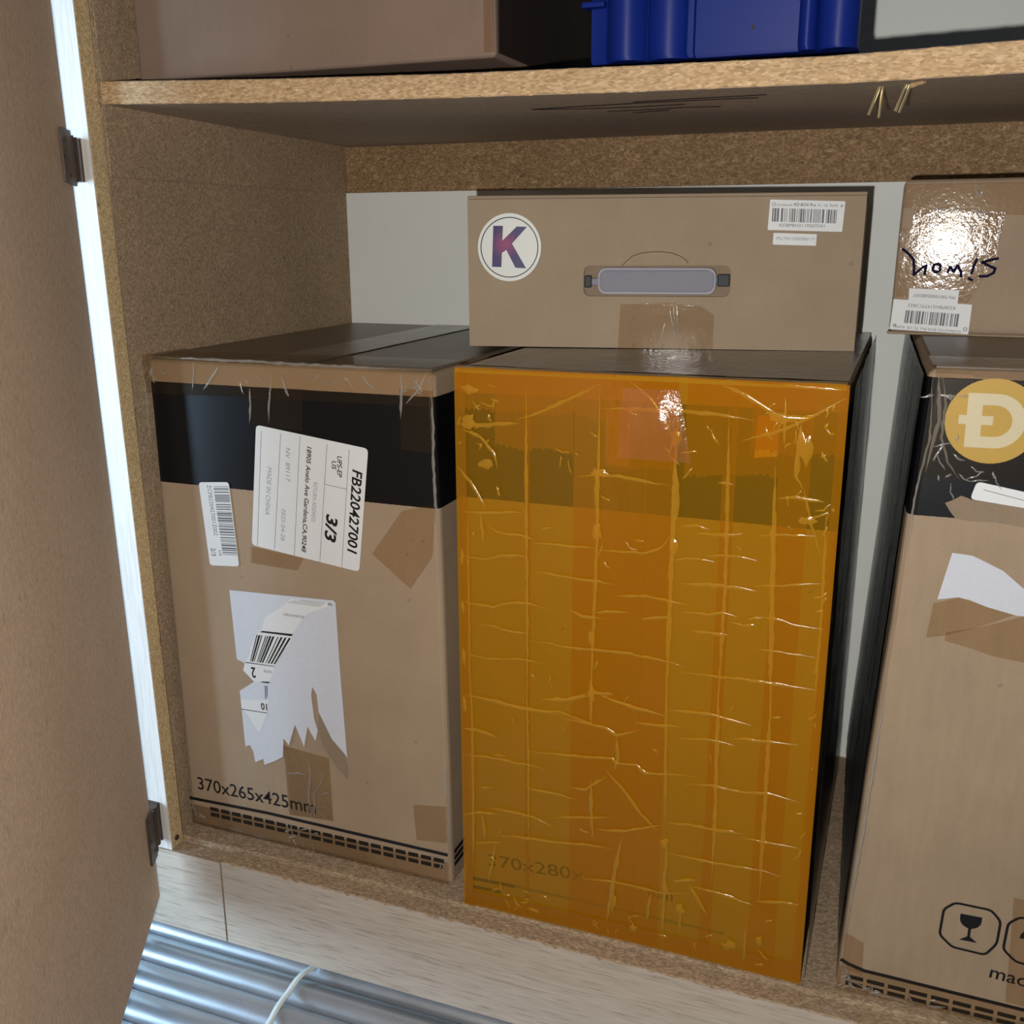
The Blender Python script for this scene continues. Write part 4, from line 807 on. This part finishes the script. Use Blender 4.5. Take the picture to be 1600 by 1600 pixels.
for s, xa, xb in ((1, sx0 + .0006, gx0), (-1, gx1, sx1 - .0006)):
    zc = (gz0 + gz1) / 2 - (0.0006 if s > 0 else -0.0006); xm = xa + .0055 if s > 0 else xb - .0095
    board('clip', boxc(xa if s > 0 else xm, xm if s > 0 else xb, 0.0004, 0.0060, zc - .0048, zc + .0048), M['clip'], hd, 0.0008, 2)
    board('clip_arm', boxc(xm if s > 0 else xa - .0005, xb + .0005 if s > 0 else xm, 0.0010, 0.0040, zc - .0030, zc + .0026), M['grip'], hd, 0.0006)
strokes('perforated_crease', [Z(D['S_cres'])], 0.0005, M['dark'], S, -0.00015)
sheet('clear_tape', Z(D['S_tape']), M['tape'], S, -0.0005)
ridges('tape_wrinkle', [Z(p) for p in D['S_hl']], 0.0010, 0.0004, M['tape_edge'], S, -0.0007, 3, 0.0002)
# round K sticker
kc = (0.0341, 0.0815 - zo)
ks = slab('round_sticker', circle(kc, 0.0259, 0.0266), M['sticker_w'], S, -0.0003, 0.0003)
ring('printed_ring', kc, 0.0229, 0.0237, M['ink'], ks, -0.0008)
KP = Z(D['S_Kp']); bm = bmesh.new(); f = bm.faces.new([bm.verts.new((p[0], -0.0008, p[1])) for p in KP]); bm.normal_update(); bmesh.ops.triangulate(bm, faces=[f]); bm_obj('printed_letter', bm, M['kprint'], ks)
s1 = slab('barcode_label', round_poly(Z(D['S_l1']), 0.0006, 2), M['paper'], S, -0.0003, 0.0003)
barcode('printed_barcode', Z(D['S_bar']), M['ink_lt'], s1, -0.0008, 95, 5)
text('printed_text', 'Goldshell', (0.24170, 0.11180 - zo), (0.25330, 0.11150 - zo), M['ink_lt'], s1, -0.0008, height=0.0017)
text('printed_text', 'KD BOX Pro', Z(D['S_t1'])[2], Z(D['S_t1'])[3], M['ink'], s1, -0.0008, height=0.0022, bold=0.01)
text('printed_text', 'FC  CE  RoHS', (0.2723, 0.11105 - zo), (0.2866, 0.11060 - zo), M['ink_lt'], s1, -0.0008, height=0.0020)
ring('printed_emblem', (0.2396, 0.1129 - zo), 0.0010, 0.0014, M['ink_lt'], s1, -0.0008, 20); ring('printed_emblem', (0.2897, 0.1113 - zo), 0.0008, 0.0014, M['ink'], s1, -0.0008, 3)
text('printed_text', 'KDBPBH2119507D01', *Z(D['S_t2']), M['ink_lt'], s1, -0.0008, height=0.0023)
s2 = slab('part_label', round_poly(Z(D['S_l2']), 0.0005, 2), M['paper'], S, -0.0003, 0.0003)
text('printed_text', 'PN:70010000080171', *Z(D['S_t3']), M['ink_pale'], s2, -0.0008, height=0.0023)

# ------------------------------------------------------------------ right-hand tall box
DR = 0.345; HR = 0.4520; RW = 0.268
R = empty('shipping_box', (0.5811, 0.0078, 0.0004), 0.0384)
setp(R, 'tall brown carton with black band, gold coin sticker and wine-glass symbol', 'box')
ln = 0.0200
c = [(0, 0, 0), (RW, 0, 0), (RW, DR, 0), (0, DR, 0), (ln, 0, HR), (RW + ln * .5, 0, HR), (RW + ln * .5, DR, HR), (ln, DR, HR)]
carton('body', c, M['cb_R'], R, 0.006, 0.0016, 10, 31)
def rx(z): return ln * z / HR
setp(side_film('black_film', lambda z: rx(z), 0.005, DR - .003, 0.03, HR - .004, M['black_film'], R, 9, 0.0006, -1), 'smooth black film on the left side')
board('top_flap', boxc(ln + .004, RW, 0.004, DR - .004, HR - .0006, HR + .0014), M['cb_dark'], R, 0.0006)
topsheet('clear_tape', [(ln + .002, 0.0), (RW, 0.0), (RW, 0.05), (ln + .002, 0.05)], HR + .0020, M['tape_top'], R)
sheet('clear_tape', [(rx(.45) + .004, .4515), (0.12, .4515), (0.12, .385), (rx(.38) + .004, .385)], M['tape_crinkle'], R, -0.0012)
sheet('clear_tape', [(0.001, 0.022), (0.268, 0.012), (0.268, 0.001), (0.001, 0.001)], M['tape'], R, -0.0008)
sheet('clear_tape', [(0.0035, 0.050), (0.0165, 0.044), (0.0175, 0.018), (0.0035, 0.020)], M['tape'], R, -0.0006)
rs = slab('round_sticker', circle((0.0580, 0.4215), 0.0262, 0.0258), M['gold'], R, -0.0003, 0.0003)
dx, dz = 0.0440, 0.4052       # the letter D with a bar through its stem
Dp = [(dx, dz), (dx + .016, dz)] + [(dx + .016 + .0165 * math.sin(t), dz + .0165 - .0165 * math.cos(t)) for t in [math.pi * i / 14 for i in range(1, 14)]] + [(dx + .016, dz + .033), (dx - .0005, dz + .033)]
Di = [(dx + .0085, dz + .007), (dx + .0155, dz + .007)] + [(dx + .0155 + .0095 * math.sin(t), dz + .0165 - .0095 * math.cos(t)) for t in [math.pi * i / 12 for i in range(1, 12)]] + [(dx + .0155, dz + .026), (dx + .008, dz + .026)]
bm = bmesh.new(); a = [bm.verts.new((p[0], -0.0008, p[1])) for p in Dp]; b = [bm.verts.new((p[0], -0.0008, p[1])) for p in Di]
bmesh.ops.triangle_fill(bm, use_beauty=True, edges=[bm.edges.new((a[i], a[(i + 1) % len(a)])) for i in range(len(a))] + [bm.edges.new((b[i], b[(i + 1) % len(b)])) for i in range(len(b))])
for q in (((dx - .0045, dz + .0140), (dx + .0145, dz + .0140), (dx + .0145, dz + .0195), (dx - .0045, dz + .0195)),):
    bm.faces.new([bm.verts.new((p[0], -0.00085, p[1])) for p in q])
bm_obj('printed_letter', bm, M['gold_w'], rs)
rl = slab('shipping_label', round_poly([D['R_lab'][0], (0.125, 0.3722), (0.126, 0.3625), D['R_lab'][2], D['R_lab'][3]], 0.003), M['paper'], R, -0.0006, 0.0003)
strokes('printed_rule', [[D['R_labl'][0], (0.12, 0.366)]], 0.0004, M['ink_lt'], rl, -0.00095)
slab('torn_cardboard', D['R_tear'][:5] + [(0.125, 0.3635), (0.126, 0.352)] + D['R_tear'][6:], M['cb_raw'], R, -0.0002, 0.0003)
slab('torn_cardboard', D['R_toptear'][:1] + [(0.0455, 0.4515), (0.10, 0.4517), (0.11, 0.4455)] + D['R_toptear'][6:], M['cb_raw'], R, -0.0002, 0.0003)
slab('torn_paper', D['R_paper'], M['paper_torn'], R, -0.0003, 0.0003)
sheet('clear_tape', D['R_tapep'], M['tape'], R, -0.0008); sheet('clear_tape', D['R_tapeq'], M['tape'], R, -0.0002)
b0 = D['R_tapeb']; sheet('clear_tape', [b0[0], (b0[0][0] + .05, b0[0][1] - .003), (b0[2][0] + .05, b0[2][1] - .004), b0[2], b0[1]], M['tape'], R, -0.0006)
IC = round_poly(D['R_icon'], 0.003, 3)
strokes('printed_frame', [IC + [IC[0]]], 0.0017, M['ink'], R, -0.0003)
IC2 = [(p[0] + 0.0403, p[1] - 0.0018) for p in IC]; strokes('printed_frame', [IC2 + [IC2[0]]], 0.0017, M['ink'], R, -0.0003)
gx, gz = 0.0827, 0.0825
GP = [(gx - .0068, gz), (gx + .0068, gz)] + [(gx + .0068 * math.cos(t), gz - .0035 - .0068 * math.sin(t)) for t in [i * math.pi / 10 for i in range(0, 5)]] + [(gx + .0009, gz - .0105), (gx + .0009, gz - .0168), (gx + .0058, gz - .0205), (gx - .0058, gz - .0205), (gx - .0009, gz - .0168), (gx - .0009, gz - .0105)] + [(gx + .0068 * math.cos(t), gz - .0035 - .0068 * math.sin(t)) for t in [i * math.pi / 10 for i in range(6, 11)]]
bm = bmesh.new(); f = bm.faces.new([bm.verts.new((p[0], -0.0003, p[1])) for p in GP]); bm.normal_update(); bmesh.ops.triangulate(bm, faces=[f]); bm_obj('printed_glass_symbol', bm, M['ink'], R)
gx += 0.0403; gz -= .0018       # umbrella-like second symbol, mostly outside the frame
UP = [(gx + .0095 * math.cos(t), gz - .0085 + .0090 * math.sin(t)) for t in [i * math.pi / 12 for i in range(13)]]
bm = bmesh.new(); bm.faces.new([bm.verts.new((p[0], -0.0003, p[1])) for p in UP]); hexa(bm, boxc(gx - .0006, gx + .0006, -0.0003, -0.0002, gz - .0200, gz - .008)); bm_obj('printed_umbrella_symbol', bm, M['ink'], R)
text('printed_text', 'made in china', D['R_made'][0], (D['R_made'][0][0] + .079, D['R_made'][0][1] - .0066), M['ink'], R, -0.0003, height=0.0098, bold=0.008)
q = D['R_line']; strokes('printed_line', [[(0.003, 0.0262), q[1], q[2], q[3], (0.262, 0.0105)]], 0.0028, M['ink'], R, -0.0003)
bm = bmesh.new()
for i in range(-1, 17):
    for r_ in (0, 1):
        x0 = 0.0211 + 0.0143 * i; x1 = x0 + 0.0118; zf = lambda x: 0.0147 - 0.0405 * (x - 0.0211) - r_ * 0.0056
        bm.faces.new([bm.verts.new((x, -0.0003, z)) for x, z in ((x0, zf(x0)), (x1, zf(x1)), (x1, zf(x1) - .0033), (x0, zf(x0) - .0033))])
bm_obj('printed_dashes', bm, M['ink'], R)
ridges('tape_wrinkle', [[(rx(.44) + .003, .446), (rx(.40) + .007, .41), (rx(.37) + .003, .37), (rx(.33) + .004, .33)], [(rx(.45) + .006, .449), (rx(.42) + .010, .42), (rx(.39) + .007, .388)], [(rx(.25) + .003, .25), (rx(.2) + .003, .20), (rx(.13) + .003, .13), (.004, .05)], [(0.028, .448), (0.0315, .43), (0.031, .41), (0.036, .395), (0.044, .385)], [(0.048, 0.0105), (0.054, 0.002)], [(0.06, 0.002), (0.075, 0.006)], [(0.004, 0.012), (0.03, 0.004), (0.06, 0.0015)], [(0.12, 0.12), (0.124, 0.11), (0.128, 0.103)], [(0.004, 0.024), (0.008, 0.014), (0.012, 0.006)]], 0.0018, 0.0007, M['tape_edge'], R, -0.0005, 14)

ridges('tape_wrinkle', crumple((0.032, 0.442), .008, .006, 9, 1) + crumple((0.034, 0.40), .006, .014, 8, 2) + crumple((0.008, 0.012), .004, .008, 8, 3) + crumple((0.05, 0.008), .03, .004, 6, 4) + crumple((0.05, 0.388), .014, .006, 7, 5), 0.0011, 0.0007, M['tape_edge'], R, -0.0013, 22)
# ------------------------------------------------------------------ small box on the right, lying upside down
QW, QH, QD = 0.215, 0.1175, 0.125; z0Q = 0.4548; zq = z0Q - 0.452
Q = empty('small_box', (0.5721, 0.2141, z0Q), -0.04)
setp(Q, 'small brown carton lying upside down, handwriting and glossy crumpled tape on its front', 'box')
QX = D['Q_front']
c = [(0, 0, 0), (QW, 0, 0), (QW, QD, 0), (0.012, QD, 0), (0.0015, 0, QH - .002), (QW, 0, QH - .002), (QW, QD, QH - .002), (0.012, QD, QH - .002)]
carton('body', c, M['cb_Q'], Q, 0.0045, 0.0010, 8, 41)
def ZQ(P): return [(p[0], p[1] - zq) for p in P]
board('lid', boxc(-0.0008, QW, 0.004, QD - .002, -0.0016, 0.0006), M['cb_Q'], Q, 0.0006)
sheet('clear_tape', ZQ([(0.003, 0.1150), (0.09, 0.1150), (0.16, .115), (0.16, 0.089), (0.072, 0.0916), (0.003, 0.0976)]), M['tape'], Q, -0.0005)
sheet('clear_tape', ZQ(D['Q_tb'][:4] + [(0.0035, 0.0308), (0.0025, 0.0829), (0.0151, 0.0828)]), M['tape'], Q, -0.0007)
sheet('clear_tape', ZQ(D['Q_tsq']), M['tape_crinkle'], Q, -0.0010)
ridges('tape_wrinkle', [ZQ(p) for p in D['Q_hl']], 0.0012, 0.0006, M['tape_edge'], Q, -0.0010, 17, 0.0004)
strokes('handwriting', [ZQ(p) for p in D['Q_ink']], 0.0019, M['marker'], Q, -0.0012)
q2 = slab('part_label', ZQ(D['Q_l2']), M['paper'], Q, -0.0009, 0.0002)
q1 = slab('barcode_label', ZQ(D['Q_l1']), M['paper'], Q, -0.0011, 0.0002)
barcode('printed_barcode', ZQ(D['Q_bar']), M['ink_lt'], q1, -0.0015, 80, 12)
text('printed_text', 'KDBPBH21977C3B52', (D['Q_t2'][0][0], D['Q_t2'][0][1] - zq + .0008), (D['Q_t2'][1][0], D['Q_t2'][1][1] - zq + .0008), M['ink_lt'], q1, -0.0015, height=0.0024)
text('printed_text', 'Goldshell KD BOX Pro  FC CE  RoHS', (D['Q_t1'][0][0] - .003, D['Q_t1'][0][1] - zq + .0008), (D['Q_t1'][1][0], D['Q_t1'][1][1] - zq + .0008), M['ink_lt'], q1, -0.0015, height=0.0020)
ring('printed_emblem', (0.0562, 0.0070 - zq), 0.0010, 0.0015, M['ink_lt'], q1, -0.0015, 20); ring('printed_emblem', (0.0048, 0.0086 - zq), 0.0008, 0.0014, M['ink'], q1, -0.0015, 5)
text('printed_text', 'PN:70010000080307', (D['Q_t3'][0][0], D['Q_t3'][0][1] - zq + .0008), (D['Q_t3'][1][0], D['Q_t3'][1][1] - zq + .0008), M['ink_lt'], q2, -0.0014, height=0.0024)

# ------------------------------------------------------------------ upper compartment
def top_z(x, y=0.03): return interp(ST, x) + (0.6226 + 0.0155 - interp(ST, x)) * (y - 0.002) / (DB - 0.003)
U = empty('storage_box', (0.0185, 0.026, 0.6455))
setp(U, 'large plain reddish-brown carton on the upper shelf, its right edge taped', 'box')
c = boxc(0, 0.295, 0, 0.24, 0, 0.27)
carton('body', c, M['cb_U'], U, 0.003, 0.001, 10, 51)
sheet('clear_tape', [(0.287, 0.003), (0.2945, 0.003), (0.2945, 0.267), (0.288, 0.267)], M['tape'], U, -0.0004)
M['side_brown'] = plain('dark_brown_side', (0.030, 0.020, 0.014), 0.5)  # dark brown for a thin panel added over the carton's whole right side
setp(board('dark_side_panel', boxc(0.2958, 0.2966, 0.003, 0.237, 0.003, 0.267), M['side_brown'], U, 0), 'dark brown panel over the right side')
B = empty('storage_crate', (0.374, 0.030, 0.6385), 0.0)
setp(B, 'blue plastic crate with rounded vertical ribs on the upper shelf', 'crate')
def arc(x0, x1, y, d, n=16): return [(x0 + (x1 - x0) * i / n, y - d * math.sin(math.pi * i / n) ** 0.7) for i in range(n + 1)]
prof = [(0.0, 0.016), (0.002, 0.010), (0.012, 0.009)] + arc(0.0135, 0.0400, 0.008, 0.011) + arc(0.0402, 0.0660, 0.008, 0.008) + [(0.0668, 0.004), (0.0705, 0.004), (0.0712, 0.007), (0.1335, 0.007)] + arc(0.1342, 0.1450, 0.007, 0.006) + arc(0.1455, 0.1690, 0.009, 0.009) + [(0.1692, 0.020), (0.1480, 0.20), (0.010, 0.20)]
bm = bmesh.new(); hs = [0.0, 0.003, 0.30]; lv = []
for h in hs: lv.append([bm.verts.new((p[0] + (0.0007 if h == 0 else 0), p[1] + (0.001 if h == 0 and p[1] < .1 else 0), h)) for p in prof])
for a, b in zip(lv, lv[1:]):
    for i in range(len(prof)): j = (i + 1) % len(prof); bm.faces.new((a[i], a[j], b[j], b[i]))
bm.faces.new(lv[0][::-1]); bm.faces.new(lv[-1])
bo = bm_obj('body', bm, M['blue'], B, True); bo.data.set_sharp_from_angle(angle=math.radians(32))
board('rib_ledge', boxc(0.1320, 0.1745, -0.004, 0.012, 0.0285, 0.032), M['blue'], B, 0.001, 2)
board('rib_ledge', boxc(-0.003, 0.0125, 0.002, 0.014, 0.0335, 0.037), M['blue'], B, 0.001, 2)
bm = bmesh.new(); tube(bm, [(0.1067, 0.0072, 0.0155), (0.1067, 0.0062, 0.0155)], 0.0012, 10); bm_obj('drain_hole', bm, M['dark'], B)

# ------------------------------------------------------------------ pipes under the cabinet
pr_ = 0.0157
for i, (y, lab) in enumerate(((0.0105, 'galvanised steel pipe farthest under the cabinet, in the shade of the kick board'), (-0.0220, 'galvanised steel pipe just in front of the pale kick board'),
                              (-0.0545, 'galvanised steel pipe in the middle of the strapped bundle'), (-0.0870, 'galvanised steel pipe on the near side of the bundle, beneath the door'),
                              (-0.1195, 'galvanised steel pipe nearest the camera, only its top at the bottom edge'))):
    bm = bmesh.new(); tube(bm, [(-0.85, y, 0), (1.3, y, 0)], pr_, 40, False)
    tube(bm, [(-0.85, y, 0), (1.3, y, 0)], pr_ - .0016, 40, False)
    for v in bm.verts: v.co.y -= y
    o = bm_obj('metal_pipe', bm, M['pipe'], None, True); o.location = (0, y, -0.135 + pr_ + .0002)
    setp(o, lab, 'pipe', 'steel pipes bundled under the cabinet')
bm = bmesh.new(); pv = None; zt_ = -0.135 + 2 * pr_ + .0005
path = [(0.150, 0.013, zt_ - .004), (0.1455, 0.004, zt_ + .001), (0.141, -0.010, zt_ + .004), (0.1385, -0.022, zt_ + .0035), (0.1382, -0.038, zt_ + .001), (0.1395, -0.054, zt_ + .0015), (0.1420, -0.070, zt_), (0.1455, -0.088, zt_ + .0005), (0.149, -0.106, zt_ - .002), (0.151, -0.1195, zt_ + .0005), (0.152, -0.131, zt_ - .004), (0.1525, -0.1385, zt_ - .016)]
P = [Vector(p) for p in path]; F = []
for i in range(len(P) - 1):
    for k in range(5): 
        t = k / 5; p0, p1, p2, p3 = P[max(i - 1, 0)], P[i], P[i + 1], P[min(i + 2, len(P) - 1)]
        F.append(0.5 * ((2 * p1) + (p2 - p0) * t + (2 * p0 - 5 * p1 + 4 * p2 - p3) * t * t + (3 * p1 - p0 - 3 * p2 + p3) * t ** 3))
F.append(P[-1])
for i, p in enumerate(F):
    d = (F[min(i + 1, len(F) - 1)] - F[max(i - 1, 0)]).normalized(); s = d.cross(Vector((0, 0, 1))).normalized() * 0.0026; n_ = s.cross(d).normalized() * 0.0007
    cur = [bm.verts.new(p + s - n_), bm.verts.new(p - s - n_), bm.verts.new(p - s + n_), bm.verts.new(p + s + n_)]
    if pv:
        for k in range(4): bm.faces.new((pv[k], cur[k], cur[(k + 1) % 4], pv[(k + 1) % 4]))
    pv = cur
setp(bm_obj('cable_tie', bm, M['tie'], None, True), 'milky white plastic cable tie strapped over the steel pipes', 'cable tie')
